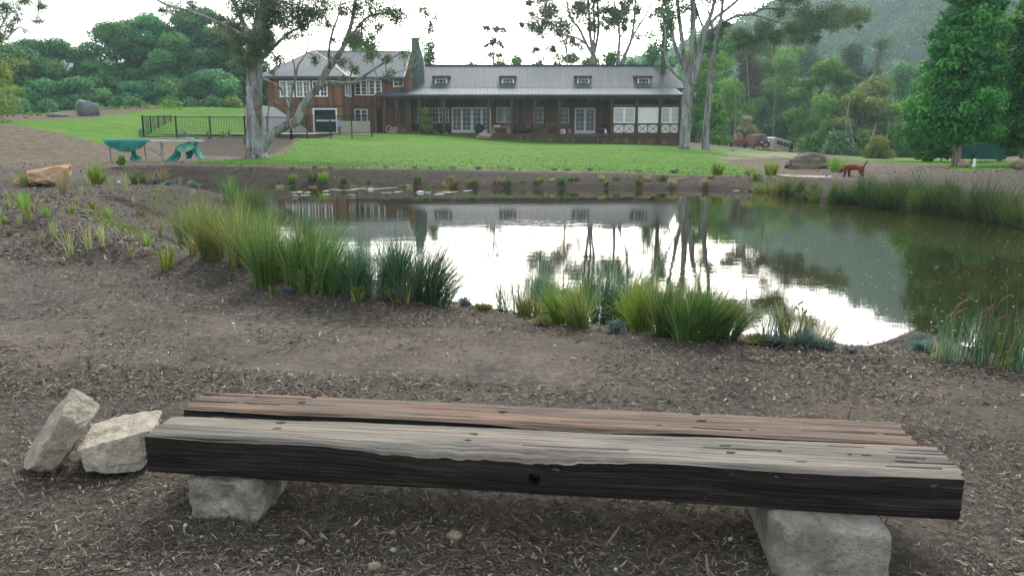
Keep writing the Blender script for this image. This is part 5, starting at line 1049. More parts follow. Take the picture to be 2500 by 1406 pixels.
# ---- hills
def m_hill(name, a, b, c):
    s = NT(name); v = s.mapping(); n = s.noise(v, .035, 6, .65); n2 = s.noise(v, .25, 4, .6); f = s.math('ADD', s.math('MULTIPLY', n, .5), s.math('MULTIPLY', n2, .5))
    s.pbsdf(s.ramp(f, [(.36, a), (.5, b), (.62, c)]), .95, .1, s.bump(n2, 1, 3)); return s.m
def hill(name, prof, Y, depth, mat, lumps_=5.0, base=-8, nx=260, ny=70, seed=1):
    prof = np.array(prof, float); pxs = np.linspace(prof[0, 0], prof[-1, 0], nx); el = np.interp(pxs, prof[:, 0], prof[:, 1])
    V = []
    for j in range(ny):
        f = j / (ny - 1); yy = Y + depth * f; t = f ** .8
        for i in range(nx):
            x = (pxs[i] - 1250) / FPX * cp * (Y + depth) * (.62 + .38 * f) ; zt = CAMZ + math.tan(R(el[i])) * (Y + depth)
            V.append((x, yy, base + (zt - base) * t))
    V = np.array(V); q = vn(V[:, 0] / 9 + 50, V[:, 1] / 11, seed) ** 1 + .5 * vn(V[:, 0] / 4, V[:, 1] / 5, seed + 1); V[:, 2] += lumps_ * (q - .7) + lumps_ * 1.6 * fbm(V[:, 0] / 60, V[:, 1] / 60, 3, seed)
    idx = np.arange(nx * ny).reshape(ny, nx); F = np.stack([idx[:-1, :-1], idx[:-1, 1:], idx[1:, 1:], idx[1:, :-1]], -1).reshape(-1, 4)
    return V, idx, tag(meshobj(name, V, F, mat, smooth=True), kind='structure')
MP = [(1380,1.5),(1480,3.2),(1560,4.7),(1700,6.1),(1800,7.2),(1870,8.1),(2000,9.4),(2120,11.6),(2230,13.2),(2400,13.6),(2600,12.6),(2900,11),(3300,8)]
HV, HI, ho = hill('mountain', MP, 190, 330, m_hill('forested mountain', (.015,.04,.018), (.03,.08,.035), (.06,.12,.045)), 6.0, -12, 280, 80, 3)
def mountain_forest():
    rng = np.random.default_rng(12); k = rng.integers(0, len(HV), 5200); c = HV[k] + rng.normal(0, 1.5, (len(k), 3)); cl = []
    for p in c: r = rng.uniform(2.2, 4.6); cl.append((p[0], p[1], p[2] + r * .9, r, r, r * rng.uniform(.7, 1.1), 46))
    P, S = clump_pts(cl, rng); V, F = leaf_arr(P, rng, 1.5, 1.1, 0.1); tag(meshobj('mountain_forest', V, F, leafmat('far forest leaf', [(0.033, 0.085, 0.033),(0.062, 0.136, 0.042),(0.118, 0.202, 0.055)], .2), rnd=S), 'continuous forest covering the hazy mountainside', 'forest', kind='stuff')
mountain_forest()
hill('hills', [(-900,3.6),(-300,4.6),(50,5.1),(130,5.3),(200,4.9),(330,4.4),(500,4.0),(640,3.6),(900,3.2),(1300,3.4),(1500,3.6),(1700,3)], 430, 200, m_hill('far hill', (.06,.08,.05), (.10,.12,.07), (.15,.15,.09)), 8, -20, 160, 30, 8)
# ------------------------------------------------------------------ reeds and small plants
M_RG = leafmat('reed green', [(0.039, 0.111, 0.034),(0.078, 0.188, 0.045),(0.144, 0.266, 0.067),(0.334, 0.334, 0.123)], .3)
M_RY = leafmat('reed yellow green', [(0.069, 0.138, 0.036),(0.15, 0.219, 0.053),(0.253, 0.288, 0.081),(0.462, 0.393, 0.175)], .3)
M_RT = leafmat('reed blue green', [(0.03, 0.11, 0.071),(0.062, 0.181, 0.108),(0.113, 0.246, 0.152),(0.32, 0.36, 0.2)], .3)
M_RD = leafmat('dry straw', [(.22,.18,.09),(.38,.32,.17),(.55,.48,.30)], .3)
M_FES = leafmat('fescue blue', [(.08,.14,.12),(.15,.24,.21),(.24,.33,.29)], .25)
M_LIME = leafmat('bright lime blade', [(.10,.20,.02),(.20,.32,.04),(.36,.44,.10)], .35)
M_PALE = leafmat('pale green blade', [(.22,.28,.10),(.34,.38,.17),(.50,.48,.27)], .3)
def reed(px, py, hpx, n, mat, seed, label, wpx=45, lean=(0, 0), spread=.35, group=None, wd=None, name='reed_clump', cat='reeds', Y=None, hvar=.45, dry=0, tone=(0, 1)):
    g = gp(px, py) if Y is None else on(px, Y); m = mpp(g[1]); h = hpx * m * 1.02
    o = tuft(name, g, n, h, wpx * m / 2, spread, wd or max(.0038, .62 * m), mat, seed, lean, hvar, .6, None, None, None, tone=tone); tag(o, label, cat, group)
    return o
near = [(462,592,125,900,M_RY,'yellow green reed clump at the left end of the near shore',62,(-.05,0)),(505,560,105,800,M_RY,'reed clump up the left shore behind the yellow one',60,(0,0)),(520,632,165,1100,M_RY,'tall yellow green reed clump on the left shore bend',70,(0,0)),
 (575,505,75,700,M_RG,'dark green reed clump furthest up the left shore',60,(0,0)),(622,515,80,700,M_RG,'dark green reed clump at the left tip of open water',50,(.05,0)),(588,650,180,1200,M_RY,'dense olive reed clump behind the pale tussock',80,(0,0)),(560,590,140,800,M_RG,'green reed clump in the middle of the left reed mass',80,(0,0)),(640,590,110,800,M_RG,'green reed clump standing in water on the left',70,(0,0)),
 (655,692,190,1100,M_RG,'reed clump directly right of the pale tussock',75,(.02,0)),(715,700,190,1200,M_RG,'green reed clump with dry tips in the left mass',80,(.05,0)),(775,705,190,1300,M_RG,'dense leaning reed clump at the right of the left mass',80,(.16,0)),(700,640,130,700,M_RG,'reed clump behind the left mass over the water',80,(.1,0)),(815,712,150,800,M_RG,'short leaning reed clump with straw stems',60,(.2,0)),
 (868,722,165,650,M_RT,'blue green reed clump left of the dense leaning one',60,(.12,0)),(925,728,185,850,M_RT,'blue green reed clump with tall yellow tipped stems',65,(.12,0)),(985,733,195,950,M_RT,'dense blue green reed clump in the centre',65,(.18,0)),(1035,738,195,950,M_RT,'tall blue green reed clump leaning right over the white water',60,(.28,0)),(1070,745,150,420,M_RT,'spreading reed clump at the right side of the centre mass',50,(.5,0)),
 (985,740,80,240,M_RY,'yellowish grass clump in front of the centre reeds',55,(0,0)),(760,712,70,260,M_RY,'low yellow grass at the foot of the left reeds',70,(0,0)),
 (1250,768,150,140,M_RT,'thin sparse reeds left of the second reed mass',60,(.02,0)),(1305,775,165,240,M_RT,'airy blue green reeds with pale stems',70,(.05,0)),(1365,782,165,260,M_RT,'airy reeds behind the bright green grass',70,(.1,0)),(1290,775,62,500,M_RY,'low yellow brown grassy mound at the water edge',85,(0,0)),(1375,792,105,600,M_LIME,'bright green grass clump left of the fountain grass',50,(0,0)),
 (1425,802,118,450,M_RY,'fountain shaped yellow green grass with arching blades',50,(0,0)),(1465,790,185,700,M_RT,'dark teal reed clump leaning right',65,(.2,0)),(1515,795,190,750,M_RT,'tallest blue green reeds in the right reed mass',60,(.18,0)),(1562,810,150,600,M_LIME,'bright yellow green clump in the middle of the right mass',60,(-.05,0)),(1615,820,150,700,M_RG,'green reed clump with brown base',65,(.05,0)),(1672,830,150,800,M_RG,'dense low reed clump near the bank tip',65,(.12,0)),(1725,830,150,850,M_RG,'dense green reed clump leaning right',65,(.25,0)),(1770,828,120,500,M_RG,'last reed clump of the mass, leaning right over bright water',50,(.4,0)),
 (1880,838,105,170,M_FES,'pale blue reeds right of the bank tip',60,(0,0)),(1930,842,125,190,M_RY,'olive stems beside the blue fescue',60,(.02,0)),(2000,850,90,130,M_RD,'dry leaning straw stems beside the fescue',50,(.25,0)),
 (2330,885,150,110,M_RT,'thin blue reeds on the right bank',70,(.05,0)),(2400,893,180,130,M_RT,'tall thin reeds right of the mulch hump',80,(.05,0)),(2455,903,170,140,M_RG,'green thin reeds by the right edge',70,(.15,0)),(2500,912,200,120,M_RT,'thin reeds cut by the right edge',70,(.1,0)),(2300,876,70,110,M_PALE,'short pale tussock on the right slope of the hump',50,(.1,0))]
for i, (px, py, h, n, mt, lb, w, ln) in enumerate(near):
    reed(px, py, h * (1.08 if px < 1150 else 1.25 if px < 1800 else 1.0), int(n * (.62 if px < 860 else .62 if px < 1150 else 1.0 if px < 1800 else .5)), mt, 700 + i, lb, w, ln, group='reeds along the near shore')
# seed-headed stalks on the right
def stalks(px, py, hpx, n, seed, label, lean):
    rng = np.random.default_rng(seed); g = gp(px, py); m = mpp(g[1]); mb = MB()
    for k in range(n):
        b = g + [rng.normal(0, 14 * m), rng.normal(0, 10 * m), 0]; b[2] = gz(b[0], b[1]); h = hpx * m * rng.uniform(.65, 1.1); l = rng.normal(lean, .22) * h
        S = spline(np.array([b, b + [l * .25, 0, h * .5], b + [l * .7, 0, h * .86], b + [l * 1.15, 0, h * .97]]), 5); r = np.full(len(S), .0022); r[-5:] = .0055; r[-1] = .002; mb.tube(S, r, 5)
    tag(mb.build('seed_stalks', M_RD, origin=g), label, 'grass stalks', 'straw coloured seed stalks')
stalks(2290, 872, 150, 7, 1, 'straw seed stalks rising from the hump slope', .15); stalks(2370, 888, 175, 8, 2, 'straw seed stalks in the thin reeds, left of the tallest', .25); stalks(2405, 892, 220, 3, 3, 'tallest single straw stalks near the right edge', .05); stalks(2440, 900, 140, 6, 4, 'arched straw stalks at the right edge', .45); stalks(1950, 845, 110, 5, 5, 'thin straw stalks above the fescue', .1); stalks(1905, 842, 120, 4, 6, 'thin straw stalks left of the fescue', .0)
# right bank reeds
M_RUSH = leafmat('rush green', [(.018,.05,.014),(.035,.09,.022),(.07,.14,.035),(.2,.19,.09)], .3)
rb_ = [(1868,474,52,M_RY),(1905,478,58,M_RY),(1940,480,60,M_RG),(1975,486,66,M_RG),(2010,490,60,M_RG),(2050,494,60,M_RG),(2085,498,66,M_RG),(2122,503,86,M_RG),(2160,507,92,M_RG),(2200,512,96,M_RG),(2240,516,100,M_RG),(2280,520,104,M_RG),(2320,526,104,M_RG),(2358,532,108,M_RG),(2396,538,112,M_RG),(2436,546,118,M_RG),(2478,554,120,M_RG),(2525,562,125,M_RG),(2580,574,130,M_RT),(2640,590,135,M_RT)]
for i, (px, py, h, mt) in enumerate(rb_):
    reed(px, py - 4, h * ((.62 if i < 9 else .8) + .42 * ((i * 37) % 10) / 10), 480, mt if i < 2 or i % 6 == 4 else M_RUSH, 800 + i, 'dark rush clump on the far right bank, ' + ['leftmost and yellowish', 'second, yellowish', 'left of the plank end', 'below the plank, left', 'below the middle of the plank', 'below the dog', 'right below the dog', 'just right of the dog', 'below the gravel strip', 'taller, below the forest edge', 'left of the big liquidambar', 'left below the liquidambar', 'below the liquidambar trunk', 'with straw tips right of the trunk', 'below the white post', 'left of the leaning rushes', 'near the right edge', 'at the right edge', 'cut by the right edge', 'outside the frame to the right'][i], 52, (((i * 13) % 7 - 3) * .07, 0), .6, 'rushes on the right bank', tone=(0, 1), hvar=.6)
    if i > 5 and i % 3 != 1: reed(px + 15, py - 14, h * (.6 + .5 * ((i * 53) % 10) / 10), 260, [M_RUSH, mt, M_RUSH][i % 3], 850 + i, 'second row of dark rushes behind the right bank front row', 60, (0, 0), .3, 'back row of rushes on the right bank', tone=(.1, 1))
# seedlings on the mound
seeds = [(173,630,77,0),(220,615,82,0),(250,603,57,0),(321,636,43,0),(360,602,48,1),(407,657,74,2),(472,625,57,3),(630,690,100,3),(392,582,54,0),(105,597,34,0),(134,588,57,0),(24,578,26,3),(50,556,37,0),(71,542,28,1),(9,545,20,1),(3,528,28,0),(63,515,57,2),(115,531,37,1),(178,522,28,1),(190,502,28,0),(21,505,23,0),(17,488,28,0),(264,531,37,1),(243,578,34,0),(327,508,17,0),(473,482,23,0),(418,497,17,0),(364,451,37,3),(272,468,37,0),(307,468,57,0),(223,471,43,0),(176,460,43,0),(199,474,28,0),(153,474,57,3),(142,460,40,0),(122,451,26,0),(398,445,40,3),(17,448,20,0),(80,520,30,0),(667,724,30,4),(873,737,42,4),(803,702,50,3),(212,448,36,0),(258,447,34,0),(285,452,30,0),(335,450,26,0),(66,448,22,0),(30,446,26,0),(440,452,22,0),(100,450,24,0),(228,512,22,1),(310,560,18,4),(345,530,20,4)]
sm = [M_PALE, M_LIME, M_LIME, M_RD, M_RY]; sn = ['thin yellow green', 'small green', 'bright lime green', 'pale straw coloured', 'small dry olive']
def where(px, py):
    v = 'front' if py > 610 else 'middle' if py > 520 else 'back' if py > 475 else 'far crest'
    h = 'left edge' if px < 40 else 'left side' if px < 150 else 'centre' if px < 300 else 'right side' if px < 480 else 'reed side'; return v, h
for i, (px, py, h, k) in enumerate(seeds):
    if py > 700 or px > 600: ground_word = 'in the mulch beside the near reeds'
    else: v_, h_ = where(px, py); ground_word = 'at the %s of the mulch mound, %s' % (v_, h_)
    reed(px, py, h, [26, 36, 60, 90, 50][k], sm[k], 900 + i, '%s grass seedling %s' % (sn[k], ground_word), [9, 16, 24, 12, 28][k] * (h / 60) ** .5 + 3, (rngc.uniform(-.05, .12), 0), [.10, .25, .35, .45, .5][k], 'grass seedlings planted in the mulch', .0075, 'grass_seedling', 'seedling')
# green bushes on the mound crest and bank
def bush(px, py, w, h, mat, seed, label, n=700, L=.06, name='shrub', cat='shrub', group=None, Y=None, Wf=.5):
    g = gp(px, py) if Y is None else on(px, Y); m = mpp(g[1]); rng = np.random.default_rng(seed); cl = []
    for k in range(7): a = rng.uniform(0, 6.28); r = rng.uniform(0, .6) * w * m / 2; cl.append((g[0] + r * math.cos(a), g[1] + r * math.sin(a), g[2] + h * m * rng.uniform(.25, .8), w * m * .22, w * m * .22, h * m * .24, n / 7))
    P, S = clump_pts(cl, rng); P[:, 2] = np.maximum(P[:, 2], g[2]); V, F = leaf_arr(P, rng, L, L * Wf, 0)
    return tag(meshobj(name, V, F, mat, rnd=S, origin=g), label, cat, group)
reed(82, 452, 46, 260, M_LIME, 960, 'wide lime green tussock in front of the orange boulder', 48, (0, 0), .6, None, .012, 'grass_tussock', 'tussock')
reed(236, 452, 66, 260, M_LIME, 961, 'tall lime green grass clump on the mound crest', 26, (0, 0), .3, None, .012, 'grass_tussock', 'tussock')
reed(342, 449, 42, 300, M_RG, 962, 'green grass clump on the crest right of the round bush', 44, (0, 0), .4, None, .012, 'grass_tussock', 'tussock')
bush(297, 412, 26, 26, M_LMID, 963, 'small round dark green bush on the bank below the table', 500, .10)
for i, (px, py, r) in enumerate([(381,449,24),(418,452,22),(472,458,28)]): reed(px, py, r * .8, 260, M_FES, 965 + i, 'small blue grey fescue dome at the end of the mound, ' + ['left', 'middle', 'right'][i] + ' of three', r, (0, 0), .7, 'fescue domes on the mound end', .01, 'fescue_tuft', 'fescue')
for i, (px, py, w, h, lb) in enumerate([(1965,848,75,62,'blue grey fescue tuft with straw base on the bank'),(1900,846,60,44,'pale blue fescue left of the larger tuft'),(2010,852,60,40,'pale blue fescue right of the larger tuft'),(2076,862,40,24,'tiny blue fescue at the water edge'),(2232,856,95,58,'blue grey fescue dome on the mulch hump'),(2262,862,60,52,'pale green fescue behind the hump dome'),(1395,0,0,0,'')]):
    if w: reed(px, py, h, 560, M_FES, 975 + i, lb, w * .45, (0, 0), .95, 'blue fescues on the near shore', .006, 'fescue_tuft', 'fescue', hvar=.5)
for i, (px, py, w, h) in enumerate([(1135,752,60,28),(1180,762,60,24),(970,738,50,40),(880,735,40,32),(1055,742,50,40),(1330,795,60,20),(1500,812,60,34),(1850,842,60,26),(700,722,30,16)]):
    bush(px, py, w, h, M_RY if i % 2 else M_FES, 985 + i, 'low wispy shrub at the near water edge, ' + ['in the gap between reed masses', 'right part of the gap', 'in front of the centre reeds', 'left of the centre reeds', 'right foot of the centre reeds', 'below the yellow brown mound', 'in the dark gap of the right mass', 'at the bank tip', 'small one on the mulch'][i], 900, .03, group='low wispy shrubs on the near shore', Wf=.2)
# far bank plants
rng = np.random.default_rng(55); fb = [(715,446,22,M_LIME),(762,447,28,M_RG),(790,446,26,M_LIME),(1020,446,22,M_RG),(1100,446,16,M_RD),(1370,452,20,M_RG),(1560,456,16,M_RG),(1750,428,34,M_LIME),(1828,432,32,M_PALE),(1845,440,22,M_LIME),(1882,428,36,M_LIME),(2042,420,40,M_LIME),(1640,458,20,M_RD),(1240,452,16,M_RG),(1480,455,14,M_RY),(900,452,12,M_RG),(840,452,16,M_RG),(1160,452,14,M_RY),(1720,460,20,M_RD),(1310,452,14,M_RY)]
for i, (px, py, h, mt) in enumerate(fb): reed(px, py, h, 110, mt, 1000 + i, 'grass clump on the far bank, ' + ['first lime one behind the ducks', 'green one right of it', 'thin lime one', 'below the left verandah', 'dry, centre left', 'green, centre', 'green, right of centre', 'bright lomandra at the lawn corner', 'pale lomandra', 'low lime beside the lomandra', 'arching lime clump left of the big boulder', 'lime clump between boulder and dog', 'dry, right end', 'low centre', 'low right of centre', 'low left', 'low left beside the wakes', 'low centre left', 'dry under the lomandra', 'low olive centre'][i], h * .7, (0, 0), .5, 'grass clumps on the far bank', .02, 'grass_clump', 'grass clump')
for i in range(17):
    px = 560 + i * 70 + rng.uniform(-34, 34); reed(px, 414 + (px > 1450) * 6 + rng.uniform(-2, 6), rng.uniform(6, 11), 50, M_FES, 1040 + i, 'tiny blue grey tuft planted along the top of the far bank', 11, (0, 0), .6, 'tiny tufts along the far bank top', .02, 'fescue_tuft', 'fescue', Y=26.3)
for i in range(34):
    px = 640 + i * 37 + rng.uniform(-34, 34); reed(px, 455, rng.uniform(6, 15), 60, [M_RY, M_RD, M_RG][i % 3], 1080 + i, 'low weedy tuft at the waterline of the far bank', 16, (0, 0), .5, 'weeds along the far waterline', .018, 'weed_tuft', 'weeds', Y=W(px, 459)[1] + .25)
# pool garden plants, right lawn, left hill garden
for i, (px, py, Y, h, mt) in enumerate([(345,336,46,26,M_FES),(450,352,44,34,M_FES),(510,350,44,34,M_RG),(545,356,43,28,M_RG),(480,362,42,20,M_FES),(600,360,42,24,M_RG),(560,342,45,26,M_FES)]):
    bush(px, py, h * .7, h, mt, 1130 + i, 'thin young shrub planted in the dark garden bed below the pool fence', 160, .1, group='young shrubs in the pool garden bed', Y=Y)
for i, px in enumerate(range(245, 450, 13)): bush(px, 272, 16, 7, M_LIME if i % 2 else M_PALE, 1150 + i, 'small yellow green plant in the row on top of the hill lawn', 60, .16, group='plants along the hill garden', Y=76 + (i % 3), name='small_plant', cat='plant')
for i, px in enumerate((60, 75, 95, 120, 150)): bush(px, 284, 16, 10, M_LIME if i % 2 else M_LMID, 1170 + i, 'small plant on the hill left of the grey boulder, ' + ['leftmost', 'second from left', 'middle one', 'second from right', 'nearest the boulder'][i], 60, .16, group='plants beside the hill boulder', Y=66, name='small_plant', cat='plant')
for i, px in enumerate((1270, 1290, 1310, 1345, 1380, 1400, 1475, 1500, 1530, 1560, 1590, 1620, 1180, 1210, 1040, 985, 1060)): bush(px, 350, 14, 12, M_LMID if i % 3 else M_LIME, 1180 + i, 'small shrub at the foot of the verandah, ' + ['left of the covered barbecue', 'below the covered barbecue', 'below the square stool', 'left of the white box', 'below the white box', 'left of the steps', 'right of the steps', 'left end of the lattice bay', 'below the first white panel', 'below the post between first panels', 'below the middle white panel', 'below the last white panel', 'below the table, left leg', 'below the table, right leg', 'beside the sapling', 'near the second post', 'right of the sapling'][i], 90, .12, group='shrubs along the verandah', Y=64.9, name='small_shrub')
forest_tree('sapling', 1040, 333, 268, 26, 64.5, M_LLIME, 1200, 'young light green sapling on a thin stem in front of the verandah windows', 'open', None, 1.5, .12)
# weeds on the mound
def weeds():
    rng = np.random.default_rng(66); Vs = []; Rr = []
    for (cx, cy, w, h, n) in [(372,470,22,10,260),(265,515,30,14,500),(350,560,14,6,180),(400,450,20,6,160),(330,500,20,6,120)]:
        for _ in range(n):
            g = atz(cx + rng.normal(0, w), cy + rng.normal(0, h), .62 if cy < 700 else .53); g[2] = gz(g[0], g[1]); Vs.append(g); 
    P = np.array(Vs); s = .02 + .0025 * P[:, 1]; V, F = leaf_arr(P + [0, 0, .01], rng, .04, .022, -.5); tag(meshobj('weeds', V, F, M_LIME, rnd=rng.uniform(0, .7, len(P))), 'sparse green creeping weeds on the mulch', 'weeds', kind='stuff')
weeds()
def lawn_blades():
    rng = np.random.default_rng(67); n = 90000; px = rng.uniform(380, 2500, n); u = rng.uniform(0, 1, n); Y = 25.5 * (46 / 25.5) ** (u ** 1.4); X = (px - 1250) / FPX * Y * 1.0; Z = gz(X, Y); k = zone(X, Y, Z); X, Y, Z = X[k], Y[k], Z[k]; n = len(X)
    k2 = rng.uniform(0, 1, n) < .5; X, Y, Z = X[k2], Y[k2], Z[k2]; n = len(X); H = rng.uniform(.02, .05, n)
    V, F = blade_arr(np.c_[X, Y, Z - .005], H, rng.normal(0, .03, (n, 2)), rng.uniform(.010, .022, n), rng)
    tag(meshobj('grass', V, F, leafmat('lawn blade', [(.04,.12,.006),(.08,.20,.01),(.15,.29,.02)], .2), rnd=np.repeat(rng.uniform(0, 1, n), 3)), 'short green lawn grass blades', 'grass', kind='stuff')
lawn_blades()
# ------------------------------------------------------------------ rocks
M_GREYR = m_stone('grey boulder', ((.13,.14,.145),(.20,.215,.22),(.28,.29,.29)), .5, 4); M_ORR = m_stone('orange boulder', ((.33,.16,.07),(.50,.31,.17),(.62,.54,.44)), .6, 3); M_BRR = m_stone('brown lichen boulder', ((.12,.10,.085),(.19,.165,.135),(.26,.24,.20)), .5, 4, (.13,.14,.07)); M_TANR = m_stone('tan boulder', ((.24,.17,.11),(.36,.28,.2),(.46,.4,.3)), .8, 3)
stone('boulder', 207, 284, 28, M_GREYR, 2, 'round grey lichen covered boulder at the edge of the hill lawn', 'boulder', sq=(1, .9, .8), n=4, Y=62)
stone('boulder', 135, 287, 20, M_GREYR, 3, 'low flat grey rock left of the grey boulder', 'boulder', sq=(1.2, .8, .3), n=3, Y=61)
stone('boulder', 60, 288, 6, M_TANR, 3.5, 'small brown rock on the hill left of the flat grey rock', 'rock', sq=(1, .8, .6), n=2, Y=61)
g0 = on(118, 24.5)
block('boulder', [at(55,452,19.2), at(172,452,19.2), at(178,446,20.2), at(60,446,20.2), at(54,424,19.3), at(165,402,19.3), at(178,398,20.1), at(60,416,20.1)], M_ORR, None, 3.1, 26, .22, .05, origin=at(115,450,19.7)); tag(bpy.data.objects['boulder.003'], 'elongated orange and white boulder on the left bank', 'boulder')
stone('boulder', 42, 441, 12, M_ORR, 6, 'small orange rock left of the elongated orange boulder', 'rock', sq=(1, .8, .7), n=2, Y=20)
gb_ = at(1970, 416, 29.5); bb = [at(1905,420,28.8), at(2032,420,28.8), at(2038,408,30.9), at(1915,408,30.9), at(1922,384,29.2), at(2012,374,29.2), at(2016,372,30.3), at(1930,378,30.3)]
block('boulder', bb, M_BRR, None, 8.4, 30, .42, .10, origin=gb_); tag(bpy.data.objects['boulder.005'], 'large brown lichen spotted boulder above the plank', 'boulder')
stone('boulder', 2356, 412, 12, M_TANR, 9, 'small tan rock at the foot of the big liquidambar', 'rock', sq=(1, .8, .9), n=3, Y=27)
stone('boulder', 2498, 430, 22, M_TANR, 10, 'pinkish rock cut by the right edge', 'rock', sq=(1, .8, .6), n=3, Y=24)
stone('boulder', 1180, 341, 17, M_TANR, 11, 'tan rock in the mulch mound below the verandah table', 'rock', sq=(1.1, .8, .55), n=3, Y=63.3)
for i, (px, py, r) in enumerate([(1856,368,7),(1866,369,6),(1876,371,7),(1888,372,6),(1897,374,6),(1845,366,4)]): stone('boulder', px, py, r, M_TANR, 20 + i, 'small tan rock in the row below the van, ' + ['second from the left', 'third from the left', 'middle right', 'second from the right', 'rightmost', 'leftmost below the red car'][i], 'rock', 'row of rocks below the van', (1, .8, .6), 2, Y=72)
for i, px in enumerate((1024, 1058, 1068, 1090, 1010)): stone('boulder', px, 328, 5, M_GREYR, 30 + i, 'small pale rock at the edge of the verandah bed', 'rock', 'rocks along the verandah', (1, .8, .6), 2, Y=65)
stone('ball', 288, 449, 4.5, M_WHITE2, 0, 'small white ball on the crest of the mound', 'ball', sq=(1, 1, 1), n=2)
stone('boulder', 1790, 366, 5, M_PEB, 5, 'small white rock on the grass below the trailer', 'rock', sq=(1, .8, .7), n=2, Y=62)
# little timber jetty plank
g = MB(); a = at(1925, 434, 23.6); b = at(2100, 439, 22.6); zt_ = max(a[2], b[2]) + .0
for k in range(5): w_ = .24; g.bar((a[0], a[1] + k * .25, zt_), (b[0], b[1] + k * .25, zt_), .235, .06)
jt = g.build('plank_top', paint('bleached jetty boards', (.30,.27,.23), .85), None); jm = empty('jetty', (float((a[0]+b[0])/2), 23.0, 0), 'low bleached plank jetty at the pond edge under the dog', 'jetty')
jt.parent = jm; jt.location = (-(a[0]+b[0])/2, -23.0, 0)
for px in (1950, 2080):
    g = MB(); q = at(px, 440, 22.9); g.bar((q[0], 22.9, -.5), (q[0], 22.9, zt_ - .03), .12); g.build('post', M_POST, jm)
# ------------------------------------------------------------------ trestle table with green cloth
M_CLOTH = paint('turquoise shade cloth', (.03,.25,.21), .7, .2, .3, 5, .3, bs=9); M_CLOTHB = paint('pale inside of cloth', (.16,.42,.34), .7, .2, .2, 5); M_STEEL = paint('grey steel tube', (.28,.29,.29), .5, .5, .1, 5, 0, .5)
Yt = 31.5; zt2 = at(350, 345, Yt)[2]; tb = empty('trestle_table', tuple(at(360, 392, Yt)), 'long trestle table draped with turquoise cloth beside the big gum', 'table')
g = MB(); xa, xb = at(254, 345, Yt)[0], at(478, 343, Yt)[0]; g.box(xa, xb, Yt - .1, Yt + .9, zt2 - .03, zt2 + .03); g.build('tabletop', paint('pale laminate board', (.50,.48,.46), .6), tb)
for px, dy in ((266, 0), (392, 0), (352, .8), (266, .8), (392, .8)):
    g = MB(); q = at(px, 345, Yt + dy); gg = gz(q[0], q[1]); g.bar((q[0], Yt + dy, zt2 - .03), (q[0] + (.02), Yt + dy, gg), .05 if px != 352 else .035); g.build('leg', M_STEEL, tb)
g = MB(); q0 = at(392, 378, Yt); q1 = at(360, 362, Yt); q2 = at(399, 352, Yt); g.bar(q0, q1, .035); g.bar(q0, q2, .035); g.build('brace', M_STEEL, tb)
def cloth(name, rows, mat, label, cat='cloth', rip=.03, n=14, seed=0, thick=.012, origin=None):
    """rows: list of polylines (world) of equal length; smooth skin between them with ripples"""
    R_ = np.array(rows, float); R_ = np.array([spline(r, n) for r in R_]); R_ = np.swapaxes(np.array([spline(R_[:, j], 8) for j in range(R_.shape[1])]), 0, 1)
    a, b = R_.shape[:2]; V = R_.reshape(-1, 3).copy(); V[:, 1] += rip * np.sin(np.arange(a * b) % b * .55 + seed) * 1.3 + rip * fbm(V[:, 0] * 5, V[:, 2] * 5, 3, seed) * 2
    idx = np.arange(a * b).reshape(a, b); F = np.stack([idx[:-1, :-1], idx[:-1, 1:], idx[1:, 1:], idx[1:, :-1]], -1).reshape(-1, 4); o = meshobj(name, V, F, mat, smooth=True, origin=V.mean(0) if origin is None else origin)
    s = o.modifiers.new('thickness', 'SOLIDIFY'); s.thickness = thick; return tag(o, label, cat)
T = lambda px, py, dy=0: at(px, py, Yt + dy)
xm = zt2 + .045
def top(px, dy): q = at(px, 345, Yt + dy); q[2] = xm; return q
cloth('draped_cloth', [[top(262,.5), top(300,.5), top(330,.5), top(362,.5)], [top(252,-.14), top(290,-.14), top(330,-.14), top(366,-.14)], [T(262,356,-.17), T(285,362,-.17), T(330,364,-.17), T(355,354,-.17)], [T(278,360,-.16), T(296,370,-.16), T(322,370,-.16), T(340,362,-.16)]], M_CLOTH, 'turquoise cloth drooping in a curve over the left half of the trestle table')
cloth('hanging_cloth', [[T(318,364,.1), T(322,364,.15), T(330,364,.2)], [T(321,378,.1), T(328,378,.15), T(334,378,.2)], [T(316,390,-.1), T(332,388,.1), T(346,386,.2)], [T(314,393,-.35), T(334,393,-.3), T(348,390,-.1)]], M_CLOTH, 'narrow turquoise cloth hanging to the ground under the trestle table')
cloth('green_tarpaulin', [[T(429,358,.1), T(445,352,.1), T(466,346,.1)], [T(431,362,0), T(448,364,0), T(470,356,0)], [T(430,364,-.15), T(444,372,-.15), T(476,362,-.15)]], M_CLOTHB, 'pale green sling of tarpaulin at the right end of the table', 'tarpaulin')
cloth('green_tarpaulin', [[T(430,360,0), T(437,368,.0), T(443,375,0)], [T(424,374,0), T(433,378,0), T(440,384,0)], [T(410,388,-.05), T(422,390,-.05), T(436,391,-.1)], [T(396,393,-.2), T(414,394,-.3), T(430,394,-.3)]], M_CLOTH, 'left hanging leg of the green tarpaulin touching the ground', 'tarpaulin')
cloth('green_tarpaulin', [[T(420,340.5,.15), T(420,339.5,.3), T(420,338.5,.5)], [T(462,339.5,.1), T(464,338.5,.3), T(466,338,.5)], [T(474,346,.1), T(478,346,.3), T(481,348,.5)], [T(468,366,0), T(480,360,.2), T(484,360,.4)], [T(478,380,-.1), T(488,378,.1), T(492,378,.3)], [T(486,389,-.2), T(494,388,0), T(499,387,.2)]], M_CLOTH, 'green tarpaulin strip running over the table end and down to the right', 'tarpaulin')
